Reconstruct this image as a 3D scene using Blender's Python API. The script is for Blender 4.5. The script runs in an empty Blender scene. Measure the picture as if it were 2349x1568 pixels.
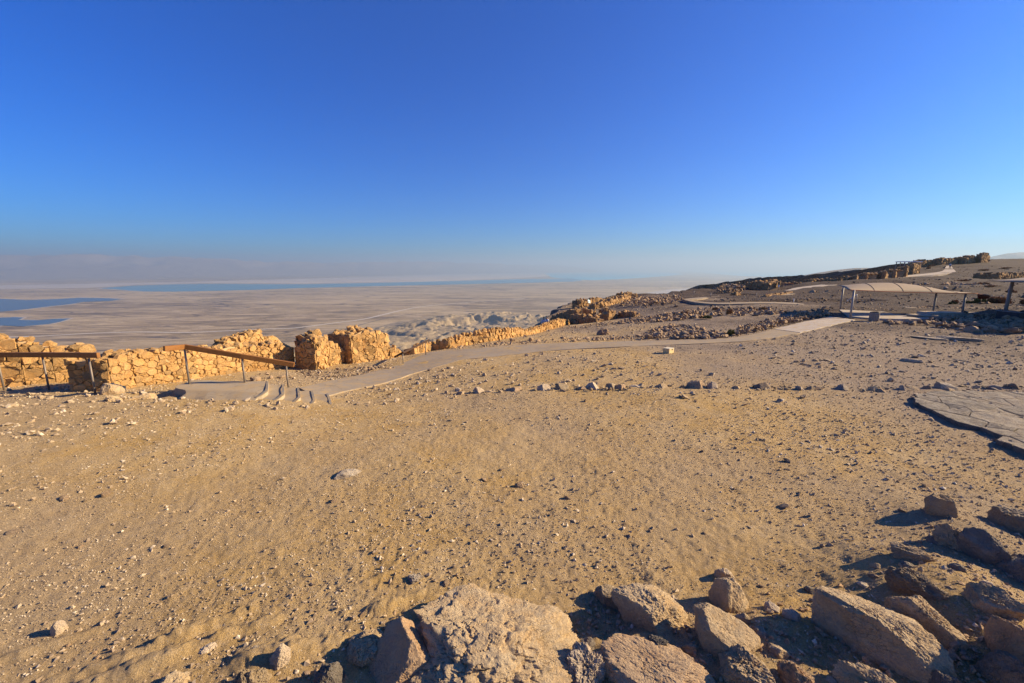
import bpy, bmesh, math, random
import numpy as np
from mathutils import Vector, Matrix

# ------------------------------------------------------------------ camera, sky, sun, exposure
SC = bpy.context.scene
COL = SC.collection
EYE = 3.6                       # the photographer stands on a ruin, eye 3.6 m above the plateau
PITCH = math.radians(10.1)
FP = 946.0                      # focal length in pixels of a 2349 px wide frame
PW, PH = 2349.0, 1568.0

cam_d = bpy.data.cameras.new('camera')
cam_d.sensor_width = 36.0
cam_d.lens = 36.0 * FP / PW
cam_d.clip_start = 0.05
cam_d.clip_end = 300000
cam = bpy.data.objects.new('camera', cam_d)
COL.objects.link(cam)
cam.location = (0, 0, EYE)
cam.rotation_euler = (math.radians(90) - PITCH, 0, 0)
SC.camera = cam

SUN_EL = math.radians(24)
SUN_AZ = math.radians(84)       # clockwise from +Y (straight ahead): almost due right
world = bpy.data.worlds.new('World')
SC.world = world
world.use_nodes = True
nt = world.node_tree
nt.nodes.clear()
sky = nt.nodes.new('ShaderNodeTexSky')
sky.sky_type = 'NISHITA'
sky.sun_disc = False
sky.sun_elevation = SUN_EL
sky.sun_rotation = SUN_AZ
sky.altitude = 0
sky.air_density = 1.0
sky.dust_density = 0.7
sky.ozone_density = 5.0
hsv = nt.nodes.new('ShaderNodeHueSaturation')
hsv.inputs['Saturation'].default_value = 1.35
tint = nt.nodes.new('ShaderNodeMix'); tint.data_type = 'RGBA'; tint.blend_type = 'MULTIPLY'
tint.inputs[0].default_value = 1.0; tint.inputs[7].default_value = (0.22, 0.83, 1.52, 1)   # deep, polarised desert blue
bgn = nt.nodes.new('ShaderNodeBackground')
bgn.inputs['Strength'].default_value = 0.05
wout = nt.nodes.new('ShaderNodeOutputWorld')
nt.links.new(sky.outputs[0], hsv.inputs['Color'])
nt.links.new(hsv.outputs[0], tint.inputs[6]); nt.links.new(tint.outputs[2], bgn.inputs[0])
nt.links.new(bgn.outputs[0], wout.inputs[0])

sun_d = bpy.data.lights.new('sun', 'SUN')
sun_d.energy = 5.0
sun_d.angle = math.radians(0.5)
sun_d.color = (1.0, 0.80, 0.50)
sun = bpy.data.objects.new('sun', sun_d)
COL.objects.link(sun)
SUNV = Vector((math.sin(SUN_AZ) * math.cos(SUN_EL), math.cos(SUN_AZ) * math.cos(SUN_EL), math.sin(SUN_EL)))
sun.rotation_euler = SUNV.to_track_quat('Z', 'Y').to_euler()
sun.location = (60, 10, 60)

SC.view_settings.view_transform = 'Standard'
SC.view_settings.look = 'None'
SC.view_settings.gamma = 1.0
SC.view_settings.exposure = 1.18
SC.view_settings.use_curve_mapping = False
SC.render.engine = 'CYCLES'
SC.cycles.use_denoising = True
SC.cycles.max_bounces = 5
SC.cycles.diffuse_bounces = 3
SC.cycles.volume_bounces = 0
SC.cycles.transparent_max_bounces = 6

# ------------------------------------------------------------------ small tools
RNG = np.random.default_rng(7)
random.seed(7)

def tag(o, label=None, cat=None, group=None, kind=None):
    if label: o['label'] = label
    if cat: o['category'] = cat
    if group: o['group'] = group
    if kind: o['kind'] = kind
    return o

def link(name, me, mat=None, parent=None, loc=None):
    o = bpy.data.objects.new(name, me)
    COL.objects.link(o)
    if mat is not None and me is not None and len(me.materials) == 0:
        me.materials.append(mat)
    if parent is not None: o.parent = parent
    if loc is not None: o.location = loc
    return o

def empty(name, loc=(0, 0, 0)):
    o = bpy.data.objects.new(name, None)
    o.empty_display_size = 0.2
    COL.objects.link(o)
    o.location = loc
    return o

def mesh_np(name, V, Fq, smooth=False):
    """V (n,3), Fq (m,k) all faces with k corners"""
    me = bpy.data.meshes.new(name)
    V = np.ascontiguousarray(V, dtype=np.float32)
    Fq = np.ascontiguousarray(Fq, dtype=np.int32)
    m, k = Fq.shape
    me.vertices.add(len(V)); me.vertices.foreach_set('co', V.ravel())
    me.loops.add(m * k); me.loops.foreach_set('vertex_index', Fq.ravel())
    me.polygons.add(m)
    me.polygons.foreach_set('loop_start', np.arange(0, m * k, k, dtype=np.int32))
    me.polygons.foreach_set('loop_total', np.full(m, k, dtype=np.int32))
    me.polygons.foreach_set('use_smooth', np.full(m, smooth, dtype=bool))
    me.update(calc_edges=True)
    return me

def mesh_py(name, V, F, smooth=False):
    me = bpy.data.meshes.new(name)
    me.from_pydata([tuple(v) for v in V], [], [tuple(f) for f in F])
    if smooth:
        for p in me.polygons: p.use_smooth = True
    me.update()
    return me

def h32(ix, iy, iz, seed):
    h = (ix.astype(np.int64) * 374761393 + iy.astype(np.int64) * 668265263 + iz.astype(np.int64) * 2147483647 + seed * 974634711) & 0xFFFFFFFF
    h = ((h ^ (h >> 13)) * 1274126177) & 0xFFFFFFFF
    h = ((h ^ (h >> 16)) * 2246822519) & 0xFFFFFFFF
    h = h ^ (h >> 15)
    return (h & 0xFFFFFF).astype(np.float64) / float(0xFFFFFF) * 2 - 1

def vn2(x, y, seed=0):
    x = np.asarray(x, float); y = np.asarray(y, float)
    ix = np.floor(x); iy = np.floor(y)
    fx = x - ix; fy = y - iy
    fx = fx * fx * fx * (fx * (fx * 6 - 15) + 10); fy = fy * fy * fy * (fy * (fy * 6 - 15) + 10)
    z = np.zeros_like(ix)
    a = h32(ix, iy, z, seed); b = h32(ix + 1, iy, z, seed); c = h32(ix, iy + 1, z, seed); d = h32(ix + 1, iy + 1, z, seed)
    return (a + (b - a) * fx) * (1 - fy) + (c + (d - c) * fx) * fy

def vn3(P, seed=0):
    I = np.floor(P); f = P - I
    f = f * f * f * (f * (f * 6 - 15) + 10)
    x, y, z = I[:, 0], I[:, 1], I[:, 2]
    def cc(i, j, k): return h32(x + i, y + j, z + k, seed)
    x00 = cc(0, 0, 0) * (1 - f[:, 0]) + cc(1, 0, 0) * f[:, 0]
    x10 = cc(0, 1, 0) * (1 - f[:, 0]) + cc(1, 1, 0) * f[:, 0]
    x01 = cc(0, 0, 1) * (1 - f[:, 0]) + cc(1, 0, 1) * f[:, 0]
    x11 = cc(0, 1, 1) * (1 - f[:, 0]) + cc(1, 1, 1) * f[:, 0]
    return (x00 * (1 - f[:, 1]) + x10 * f[:, 1]) * (1 - f[:, 2]) + (x01 * (1 - f[:, 1]) + x11 * f[:, 1]) * f[:, 2]

def fbm2(x, y, seed=0, oct=4, gain=0.5):
    s = 0; a = 1.0; k = 1.0
    for i in range(oct):
        s = s + a * vn2(x * k + i * 17.3, y * k - i * 9.1, seed + i); a *= gain; k *= 2.03
    return s

def fbm3(P, seed=0, oct=4, gain=0.5):
    s = 0; a = 1.0; k = 1.0
    for i in range(oct):
        s = s + a * vn3(P * k + i * 13.7, seed + i); a *= gain; k *= 2.03
    return s

# ------------------------------------------------------------------ survey: a sight line through the photograph, met with the ground
CP, SP = math.cos(PITCH), math.sin(PITCH)
def ray(px, py):
    cx = (px - PW / 2) / FP; cy = -(py - PH / 2) / FP
    return np.array((cx, CP + cy * SP, -SP + cy * CP))

def at_z(px, py, z):
    r = ray(px, py); t = (z - EYE) / r[2]
    return np.array((0, 0, EYE)) + r * t

def at_y(px, py, Y):
    r = ray(px, py); t = Y / r[1]
    return np.array((0, 0, EYE)) + r * t

# levels of the plateau: (sight line, level) and plain (x, y, z) marks
MARKS = [at_z(a, b, z) for a, b, z in [
    (0, 905, -.10), (112, 895, -.12), (219, 907, -.05), (205, 880, -.35), (0, 888, -.35), (300, 900, -.10),
    (400, 915, 0.0), (640, 918, -.10), (560, 850, -.80), (676, 843, -1.0), (420, 880, -.35),
    (760, 912, -.42), (720, 888, -.42), (860, 868, -.62), (735, 848, -1.05), (807, 834, -1.25), (893, 824, -1.3),
    (985, 818, -.80), (951, 813, -1.2), (1030, 801, -1.35), (1105, 783, -1.5), (1205, 771, -1.55), (1305, 746, -1.55),
    (1100, 812, -.65), (1260, 800, -.5), (1400, 790, -.4), (1600, 785, -.2), (1800, 765, -.05), (1900, 742, 0),
    (1000, 950, -.15), (1300, 880, -.1), (1700, 880, 0), (2300, 890, 0), (2100, 800, 0), (1500, 760, -.6), (1385, 768, -1.1),
    (1330, 752, -1.5), (1410, 738, -1.3), (1310, 707, -1.7), (1460, 687, -1.2), (1575, 690, -.3), (1830, 700, 0),
    (1630, 720, -.3), (1937, 722, .0), (2100, 728, .0), (2230, 718, 0.1), (2305, 724, .1), (2250, 755, .15), (2320, 760, .2),
    (1540, 678, -1.0), (1600, 667, -1.0), (1690, 680, -.6), (1740, 663, -.5), (1830, 660, 0), (1900, 660, .3), (2000, 655, .7),
    (2250, 700, .3), (2349, 680, .7), (2100, 640, 1.5), (2000, 643, 1.0), (2250, 650, 1.3), (2178, 623, 2.6),
    (1100, 1200, 0), (300, 1100, .05), (600, 1400, 0), (1600, 1300, 0), (2100, 1250, .05), (1200, 1500, 0), (2200, 1500, .08), (200, 1500, .0), (60, 1250, .02)]]
MARKS += [np.array(m, float) for m in [
    (3.5, 46, -3.3), (0, 1.5, .1), (-4, 0, .05), (4, 0, .1), (0, -12, 0), (-25, 0, -.2), (25, 0, .1), (50, 12, 1.2), (30, -30, 0), (-30, -30, 0),
    (95, 95, 1.0), (190, 170, 6.2), (215, 170, 7.2), (240, 190, 7.4), (170, 175, 5.2), (145, 160, 3.8), (120, 140, 2.0), (80, 125, 0.0), (260, 120, 6.0), (150, 40, 4.0),
    (350, 250, 7.5), (350, 60, 6), (120, 0, 2.5), (-20, 20, -1.2), (-16, 24, -2.2), (-6, 32, -2.8)]]
MARKS = np.array(MARKS)
def _tps(r2):
    return np.where(r2 > 1e-9, 0.5 * r2 * np.log(np.maximum(r2, 1e-9)), 0.0)
# thin-plate spline through the marks in a log-polar plan so that near and far marks count alike
def _uv(x, y):
    r = np.sqrt(x * x + (y + 2) ** 2) + 1e-6; a = np.arctan2(x, y + 2)
    return np.log(r + 2.0) * 1.6, a * 1.5
def _fit():
    u, v = _uv(MARKS[:, 0], MARKS[:, 1]); n = len(u)
    A = _tps((u[:, None] - u[None]) ** 2 + (v[:, None] - v[None]) ** 2) + np.eye(n) * 0.004
    Pm = np.stack([np.ones(n), u, v], 1)
    M = np.zeros((n + 3, n + 3)); M[:n, :n] = A; M[:n, n:] = Pm; M[n:, :n] = Pm.T
    return np.linalg.solve(M, np.concatenate([MARKS[:, 2], np.zeros(3)])), u, v
_W, _U, _V = _fit()
MOUNDS = []
def base_h(x, y):
    x = np.asarray(x, float); y = np.asarray(y, float)
    shp = x.shape; u, v = _uv(x.ravel(), y.ravel()); s = _W[-3] + _W[-2] * u + _W[-1] * v
    for k in range(0, len(u), 20000):
        r2 = (u[k:k + 20000, None] - _U[None]) ** 2 + (v[k:k + 20000, None] - _V[None]) ** 2 + 1e-9
        s[k:k + 20000] += (r2 * np.log(r2)) @ _W[:-3] * 0.5
    for (mx, my, rad, hh) in MOUNDS:
        s += hh * np.exp(-((x.ravel() - mx) ** 2 + (y.ravel() - my) ** 2) / (rad * rad) * 1.6)
    return s.reshape(shp)

def gp(px, py):
    """where the sight line meets the plateau"""
    r = ray(px, py); z = 0.0; t = 10.0
    lo, hi, num = 2.0, 600.0, 110
    for _ in range(3):
        ts = np.exp(np.linspace(math.log(lo), math.log(hi), num))
        d = EYE + r[2] * ts - base_h(r[0] * ts, r[1] * ts)
        k = np.where(d <= 0)[0]
        i = int(k[0]) if len(k) else int(np.argmin(d))
        t = ts[i]
        lo, hi, num = ts[max(i - 1, 0)], ts[min(i + (0 if len(k) else 1), len(ts) - 1)], 8
        if hi - lo < 1e-5: break
    if len(k) and i > 0:
        a, b = d[i - 1], d[i]; t = ts[i - 1] + (ts[i] - ts[i - 1]) * a / (a - b)
    x, y = r[0] * t, r[1] * t
    return np.array((x, y, float(base_h(x, y))))

# dirt banked against the foreground boulders
_md = []
for a, b, rad, hh in [(2200, 1420, 1.1, .20), (2100, 1330, .8, .14), (2300, 1300, 1.2, .20), (1960, 1560, .8, .16), (1700, 1540, .7, .14), (1480, 1530, .6, .12), (1560, 1420, .5, .07), (1780, 1450, .5, .10), (2320, 1520, 1.0, .26), (1080, 1540, .8, .10), (780, 1530, .5, .07), (600, 1540, .5, .08), (350, 1550, .6, .06), (2190, 1220, .8, .12)]:
    q = gp(a, b); _md.append((q[0], q[1], rad, hh * .8))
MOUNDS = _md

EDGE = np.array([(-300, -40), (-60, 6), (-22, 16), (-17.5, 17.5), (-13, 19), (-10.5, 23), (-7.5, 27), (-4.5, 31), (0, 41), (2.2, 48), (6, 58), (9, 66), (20, 76), (36, 90),
                 (60, 99), (74, 104.5), (96, 117), (124, 136), (166, 168), (232, 216), (290, 250), (420, 300), (420, -300), (-300, -300)], float)
def edge_sd(x, y):
    """signed distance to the plateau rim, positive outside"""
    ins = np.zeros(x.shape, bool); dm = np.full(x.shape, 1e9)
    n = len(EDGE)
    for i in range(n):
        a = EDGE[i]; b = EDGE[(i + 1) % n]
        e = b - a; w0 = x - a[0]; w1 = y - a[1]
        t = np.clip((w0 * e[0] + w1 * e[1]) / (e @ e), 0, 1)
        dm = np.minimum(dm, np.hypot(w0 - e[0] * t, w1 - e[1] * t))
        c = ((a[1] > y) != (b[1] > y))
        if b[1] != a[1]:
            xi = (b[0] - a[0]) * (y - a[1]) / (b[1] - a[1]) + a[0]
            ins ^= c & (x < xi)
    return np.where(ins, -dm, dm)

# ------------------------------------------------------------------ materials
def new_mat(name):
    m = bpy.data.materials.new(name); m.use_nodes = True
    n = m.node_tree; n.nodes.clear()
    out = n.nodes.new('ShaderNodeOutputMaterial'); b = n.nodes.new('ShaderNodeBsdfPrincipled')
    n.links.new(b.outputs[0], out.inputs[0])
    b.inputs['Roughness'].default_value = 0.9
    b.inputs['Specular IOR Level'].default_value = 0.15
    return m, n, b

def N(n, typ, **kw):
    nd = n.nodes.new(typ)
    for k, v in kw.items():
        if k in nd.inputs: nd.inputs[k].default_value = v
        else: setattr(nd, k, v)
    return nd

def noise(n, vec, scale, detail=6, rough=0.6, dist=0.0):
    nd = N(n, 'ShaderNodeTexNoise', Scale=scale, Detail=detail, Roughness=rough, Distortion=dist)
    if vec is not None: n.links.new(vec, nd.inputs['Vector'])
    return nd.outputs['Fac']

def ramp(n, fac, stops):
    r = n.nodes.new('ShaderNodeValToRGB')
    el = r.color_ramp.elements
    while len(el) < len(stops): el.new(0.5)
    for e, (p, c) in zip(el, stops):
        e.position = p; e.color = (c[0], c[1], c[2], 1) if hasattr(c, '__len__') else (c, c, c, 1)
    n.links.new(fac, r.inputs[0])
    return r.outputs[0]

def mix(n, fac, a, b, blend='MIX'):
    m = n.nodes.new('ShaderNodeMix'); m.data_type = 'RGBA'; m.blend_type = blend
    def put(sock, v):
        if hasattr(v, 'is_output'): n.links.new(v, sock)
        elif isinstance(v, (int, float)): sock.default_value = v
        else: sock.default_value = (v[0], v[1], v[2], 1)
    put(m.inputs[0], fac); put(m.inputs[6], a); put(m.inputs[7], b)
    return m.outputs[2]

def math_n(n, op, a, b=None):
    m = n.nodes.new('ShaderNodeMath'); m.operation = op
    for i, v in enumerate((a, b)):
        if v is None: continue
        if hasattr(v, 'is_output'): n.links.new(v, m.inputs[i])
        else: m.inputs[i].default_value = v
    return m.outputs[0]

def bump(n, b, height, strength=0.5, dist=0.02, prev=None):
    bp = N(n, 'ShaderNodeBump', Strength=strength, Distance=dist)
    n.links.new(height, bp.inputs['Height'])
    if prev is not None: n.links.new(prev, bp.inputs['Normal'])
    n.links.new(bp.outputs[0], b.inputs['Normal'])
    return bp.outputs[0]

def coords(n, rnd=True):
    tc = n.nodes.new('ShaderNodeTexCoord')
    if not rnd: return tc.outputs['Object'], None
    oi = n.nodes.new('ShaderNodeObjectInfo')
    ad = n.nodes.new('ShaderNodeVectorMath'); ad.operation = 'ADD'
    sc = n.nodes.new('ShaderNodeVectorMath'); sc.operation = 'SCALE'
    cmb = n.nodes.new('ShaderNodeCombineXYZ')
    for i in range(3): n.links.new(oi.outputs['Random'], cmb.inputs[i])
    n.links.new(cmb.outputs[0], sc.inputs[0]); sc.inputs['Scale'].default_value = 71.0
    n.links.new(tc.outputs['Object'], ad.inputs[0]); n.links.new(sc.outputs[0], ad.inputs[1])
    return ad.outputs[0], oi.outputs['Random']

def rock_mat(name, warm, pale, grey, s=1.0, bumpd=0.02, greyamt=0.5):
    m, n, b = new_mat(name)
    v, rnd = coords(n)
    f1 = noise(n, v, 2.2 * s, 6, 0.62, 0.4)
    f2 = noise(n, v, 7.0 * s, 8, 0.7)
    f3 = noise(n, v, 46.0 * s, 6, 0.75)
    wob = n.nodes.new('ShaderNodeVectorMath'); wob.operation = 'ADD'; n.links.new(v, wob.inputs[0])
    nz = N(n, 'ShaderNodeTexNoise', Scale=3.0 * s, Detail=4.0); n.links.new(v, nz.inputs['Vector']); n.links.new(nz.outputs['Color'], wob.inputs[1])
    ck = N(n, 'ShaderNodeTexVoronoi', Scale=2.6 * s); ck.feature = 'DISTANCE_TO_EDGE'; n.links.new(wob.outputs[0], ck.inputs['Vector'])
    gate = ramp(n, noise(n, v, 1.7 * s, 3, 0.5), [(0.50, 0.0), (0.60, 1.0)])
    crack = math_n(n, 'SUBTRACT', 1.0, math_n(n, 'MULTIPLY', ramp(n, ck.outputs['Distance'], [(0.0, 1.0), (0.03, 0.0)]), gate))
    c = mix(n, ramp(n, f1, [(0.36, 0.0), (0.62, 1.0)]), warm, pale)
    c = mix(n, ramp(n, f2, [(0.46, 0.0), (0.62, greyamt)]), c, grey)
    c = mix(n, 0.55, c, mix(n, f3, (0.45, 0.43, 0.42), (1.35, 1.35, 1.35)), 'MULTIPLY')
    c = mix(n, 1.0, c, ramp(n, rnd, [(0.0, (0.62, 0.62, 0.65)), (0.3, (0.95, .89, .82)), (0.7, (1.06, 1.0, 0.95)), (1.0, (1.2, 1.13, 1.04))]), 'MULTIPLY')
    ge = n.nodes.new('ShaderNodeNewGeometry'); sz = n.nodes.new('ShaderNodeSeparateXYZ'); n.links.new(ge.outputs['Normal'], sz.inputs[0])
    du = math_n(n, 'MULTIPLY', ramp(n, sz.outputs[2], [(0.70, 0.0), (0.95, 1.0)]), ramp(n, noise(n, v, 5.0 * s, 5, 0.65), [(0.42, 0.0), (0.60, 0.65)]))
    c = mix(n, du, c, tuple(min(1, x * 1.12) for x in pale))      # dust settled on the upper faces
    n.links.new(c, b.inputs['Base Color'])
    vo = N(n, 'ShaderNodeTexVoronoi', Scale=16.0 * s); vo.feature = 'F1'; n.links.new(v, vo.inputs['Vector'])
    pit = ramp(n, vo.outputs['Distance'], [(0.0, 0.0), (0.22, 1.0)])
    h = math_n(n, 'ADD', math_n(n, 'MULTIPLY', f2, 1.2), math_n(n, 'MULTIPLY', f3, 0.8))
    h = math_n(n, 'ADD', h, math_n(n, 'MULTIPLY', pit, 0.12))
    h = math_n(n, 'ADD', h, math_n(n, 'MULTIPLY', crack, 0.4))
    bump(n, b, h, 1.0, bumpd)
    return m

M = {}
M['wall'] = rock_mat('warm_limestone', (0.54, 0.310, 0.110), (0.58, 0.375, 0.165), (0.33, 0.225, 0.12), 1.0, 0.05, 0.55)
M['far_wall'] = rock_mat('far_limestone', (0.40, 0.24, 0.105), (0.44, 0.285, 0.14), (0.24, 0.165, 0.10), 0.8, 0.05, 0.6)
M['rubble'] = rock_mat('rubble_limestone', (0.40, 0.275, 0.165), (0.46, 0.335, 0.21), (0.25, 0.20, 0.155), 1.0, 0.03, 0.7)
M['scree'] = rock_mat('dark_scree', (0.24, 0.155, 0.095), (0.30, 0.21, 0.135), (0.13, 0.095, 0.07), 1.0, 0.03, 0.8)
M['boulder'] = rock_mat('weathered_limestone', (0.49, 0.35, 0.19), (0.56, 0.435, 0.27), (0.31, 0.265, 0.205), 1.4, 0.035, 0.6)
M['boulder_pale'] = rock_mat('pale_limestone', (0.52, 0.41, 0.28), (0.55, 0.46, 0.34), (0.33, 0.28, 0.23), 1.4, 0.03, 0.6)
M['boulder_red'] = rock_mat('reddish_limestone', (0.48, 0.315, 0.175), (0.52, 0.38, 0.235), (0.33, 0.255, 0.19), 1.4, 0.035, 0.5)
M['slab'] = rock_mat('grey_bedrock', (0.31, 0.26, 0.20), (0.35, 0.305, 0.245), (0.22, 0.195, 0.165), 1.2, 0.06, 0.75)
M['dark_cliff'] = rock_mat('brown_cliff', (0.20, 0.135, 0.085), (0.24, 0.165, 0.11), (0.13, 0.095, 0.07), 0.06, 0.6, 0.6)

def ground_mat():
    m, n, b = new_mat('stony_dirt')
    v, _ = coords(n, False)
    big = noise(n, v, 0.16, 4, 0.55)
    mid = noise(n, v, 0.9, 5, 0.6, 0.6)
    fine = noise(n, v, 9.0, 6, 0.68)
    grit = noise(n, v, 80.0, 5, 0.8)
    c = mix(n, ramp(n, mid, [(0.36, 0.0), (0.64, 1.0)]), (0.415, 0.266, 0.094), (0.455, 0.322, 0.158))
    c = mix(n, ramp(n, big, [(0.42, 0.0), (0.62, 0.75)]), c, (0.385, 0.282, 0.168))
    c = mix(n, ramp(n, fine, [(0.50, 0.0), (0.68, 0.55)]), c, (0.44, 0.335, 0.215))
    c = mix(n, 0.75, c, mix(n, ramp(n, grit, [(0.30, 0.0), (0.70, 1.0)]), (0.50, 0.47, 0.45), (1.45, 1.45, 1.45)), 'MULTIPLY')
    v2 = N(n, 'ShaderNodeTexVoronoi', Scale=52.0, Randomness=1.0); n.links.new(v, v2.inputs['Vector'])
    s2 = n.nodes.new('ShaderNodeSeparateColor'); n.links.new(v2.outputs['Color'], s2.inputs[0])
    gm = math_n(n, 'MULTIPLY', ramp(n, v2.outputs['Distance'], [(0.18, 1.0), (0.34, 0.0)]), ramp(n, s2.outputs[1], [(0.35, 0.0), (0.55, 1.0)]))
    c = mix(n, math_n(n, 'MULTIPLY', gm, 0.85), c, ramp(n, s2.outputs[0], [(0.0, (0.17, 0.125, 0.09)), (0.4, (0.30, 0.235, 0.17)), (0.75, (0.44, 0.35, 0.25)), (1.0, (0.62, 0.53, 0.41))]))
    vo = N(n, 'ShaderNodeTexVoronoi', Scale=24.0, Randomness=1.0); n.links.new(v, vo.inputs['Vector'])
    peb = ramp(n, vo.outputs['Distance'], [(0.10, 1.0), (0.26, 0.0)])
    pm = math_n(n, 'MULTIPLY', peb, ramp(n, noise(n, v, 3.0, 3, 0.5), [(0.47, 0.0), (0.60, 1.0)]))
    sep = n.nodes.new('ShaderNodeSeparateColor'); n.links.new(vo.outputs['Color'], sep.inputs[0])
    pc = ramp(n, sep.outputs[0], [(0.0, (0.25, 0.19, 0.14)), (0.5, (0.38, 0.30, 0.21)), (1.0, (0.52, 0.43, 0.31))])
    c = mix(n, math_n(n, 'MULTIPLY', pm, 0.8), c, pc)
    n.links.new(c, b.inputs['Base Color'])
    b.inputs['Roughness'].default_value = 0.95
    # varnished brown scree plus painted-in shade, both darkening the far hillside
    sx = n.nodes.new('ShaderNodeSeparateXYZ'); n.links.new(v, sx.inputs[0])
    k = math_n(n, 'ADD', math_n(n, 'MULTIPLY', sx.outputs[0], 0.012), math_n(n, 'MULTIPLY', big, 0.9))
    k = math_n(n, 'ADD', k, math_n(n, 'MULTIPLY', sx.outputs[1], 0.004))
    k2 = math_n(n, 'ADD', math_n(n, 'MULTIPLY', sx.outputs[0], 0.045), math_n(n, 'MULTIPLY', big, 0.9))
    c = mix(n, ramp(n, k2, [(0.62, 0.0), (1.0, 0.8)]), c, mix(n, fine, (0.19, 0.145, 0.11), (0.29, 0.23, 0.18)))  # shaded pebble sides painted in as grey-brown, stronger to the right
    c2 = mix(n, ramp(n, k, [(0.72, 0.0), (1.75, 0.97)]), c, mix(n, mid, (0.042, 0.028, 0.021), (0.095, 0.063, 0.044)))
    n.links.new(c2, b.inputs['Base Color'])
    h = math_n(n, 'ADD', math_n(n, 'MULTIPLY', fine, 0.9), math_n(n, 'MULTIPLY', grit, 0.5))
    h = math_n(n, 'ADD', h, math_n(n, 'MULTIPLY', pm, 0.35))
    bump(n, b, h, 1.0, 0.05)
    return m
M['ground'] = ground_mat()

def concrete_mat(name, c0, c1, s=1.0):
    m, n, b = new_mat(name)
    v, _ = coords(n, False)
    f = noise(n, v, 0.7 * s, 5, 0.6); g = noise(n, v, 40 * s, 4, 0.7)
    c = mix(n, ramp(n, f, [(0.35, 0.0), (0.65, 1.0)]), c0, c1)
    c = mix(n, 0.35, c, mix(n, g, (0.5, 0.5, 0.5), (1.4, 1.4, 1.4)), 'MULTIPLY')
    if s == 1.0:      # poured slabs: stains, drifted sand, hairline cracks
        d = noise(n, v, 2.4, 6, 0.7, 0.8)
        c = mix(n, ramp(n, d, [(0.46, 0.0), (0.62, 0.75)]), c, (0.40, 0.28, 0.145))
        c = mix(n, ramp(n, noise(n, v, 5.0, 5, 0.7), [(0.30, 0.55), (0.42, 0.0)]), c, tuple(x * .55 for x in c0))
        nz = N(n, 'ShaderNodeTexNoise', Scale=1.2, Detail=5.0); n.links.new(v, nz.inputs['Vector'])
        wb = n.nodes.new('ShaderNodeVectorMath'); wb.operation = 'ADD'; n.links.new(v, wb.inputs[0]); n.links.new(nz.outputs['Color'], wb.inputs[1])
        ck = N(n, 'ShaderNodeTexVoronoi', Scale=0.55); ck.feature = 'DISTANCE_TO_EDGE'; n.links.new(wb.outputs[0], ck.inputs['Vector'])
        c = mix(n, ramp(n, ck.outputs['Distance'], [(0.0, 0.5), (0.007, 0.0)]), c, tuple(x * .35 for x in c0))
    n.links.new(c, b.inputs['Base Color'])
    bump(n, b, math_n(n, 'ADD', f, math_n(n, 'MULTIPLY', g, 0.3)), 0.5, 0.02)
    return m
M['path'] = concrete_mat('dusty_concrete', (0.285, 0.225, 0.158), (0.34, 0.275, 0.20))
M['plaza'] = concrete_mat('pale_concrete', (0.42, 0.36, 0.295), (0.47, 0.41, 0.34))
M['step'] = concrete_mat('step_concrete', (0.34, 0.265, 0.175), (0.39, 0.31, 0.21))
M['edging'] = concrete_mat('step_edging', (0.22, 0.19, 0.155), (0.27, 0.235, 0.19))
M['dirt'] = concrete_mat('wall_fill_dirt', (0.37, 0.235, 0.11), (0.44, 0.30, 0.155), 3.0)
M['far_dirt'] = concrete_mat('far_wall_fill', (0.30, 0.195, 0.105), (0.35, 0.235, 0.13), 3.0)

def plain(name, c, rough=0.7, metal=0.0, spec=0.3):
    m, n, b = new_mat(name)
    v, _ = coords(n)
    f = noise(n, v, 6, 4, 0.6)
    cc = mix(n, f, tuple(x * 0.78 for x in c), tuple(min(1, x * 1.2) for x in c))
    n.links.new(cc, b.inputs['Base Color'])
    b.inputs['Roughness'].default_value = rough; b.inputs['Metallic'].default_value = metal
    b.inputs['Specular IOR Level'].default_value = spec
    return m
def wood_mat():
    m, n, b = new_mat('handrail_wood')
    tc = n.nodes.new('ShaderNodeTexCoord'); mp = n.nodes.new('ShaderNodeMapping')
    mp.inputs['Scale'].default_value = (1.2, 30, 30)
    n.links.new(tc.outputs['Object'], mp.inputs[0])
    f = noise(n, mp.outputs[0], 1.5, 6, 0.65, 0.5)
    c = mix(n, ramp(n, f, [(0.3, 0.0), (0.7, 1.0)]), (0.165, 0.068, 0.021), (0.31, 0.14, 0.042))
    n.links.new(c, b.inputs['Base Color']); b.inputs['Roughness'].default_value = 0.6
    bump(n, b, f, 0.3, 0.004)
    return m
M['wood'] = wood_mat()
M['dark_wood'] = plain('dark_brown_wood', (0.055, 0.028, 0.015), 0.7)  # even dark brown tone, used on the short sloping handrail
M['steel'] = plain('weathered_steel_post', (0.19, 0.155, 0.125), 0.55, 0.4)
M['pole'] = plain('pole_paint', (0.31, 0.275, 0.24), 0.5)
M['fabric'] = plain('canopy_fabric', (0.29, 0.215, 0.145), 0.85)
M['yellow_box'] = plain('box_cream_paint', (0.62, 0.47, 0.22), 0.6)
M['yellow_lid'] = plain('box_lid_cream', (0.62, 0.53, 0.36), 0.6)
M['bin'] = plain('bin_exposed_concrete', (0.30, 0.24, 0.18), 0.9)
M['dark_metal'] = plain('dark_metal', (0.045, 0.045, 0.05), 0.5, 0.3)
M['grey_top'] = plain('grey_panel', (0.30, 0.29, 0.29), 0.5)
M['white'] = plain('white_paint', (0.75, 0.74, 0.70), 0.5)
M['pink'] = plain('pink_paint', (0.60, 0.12, 0.13), 0.6)
M['rust'] = plain('rust_red_cloth', (0.17, 0.035, 0.015), 0.8)
M['skin'] = plain('skin', (0.42, 0.25, 0.17), 0.6)
M['hair'] = plain('dark_hair', (0.012, 0.01, 0.009), 0.6)
M['shirt_white'] = plain('shirt_white', (0.66, 0.64, 0.68), 0.8)
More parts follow.
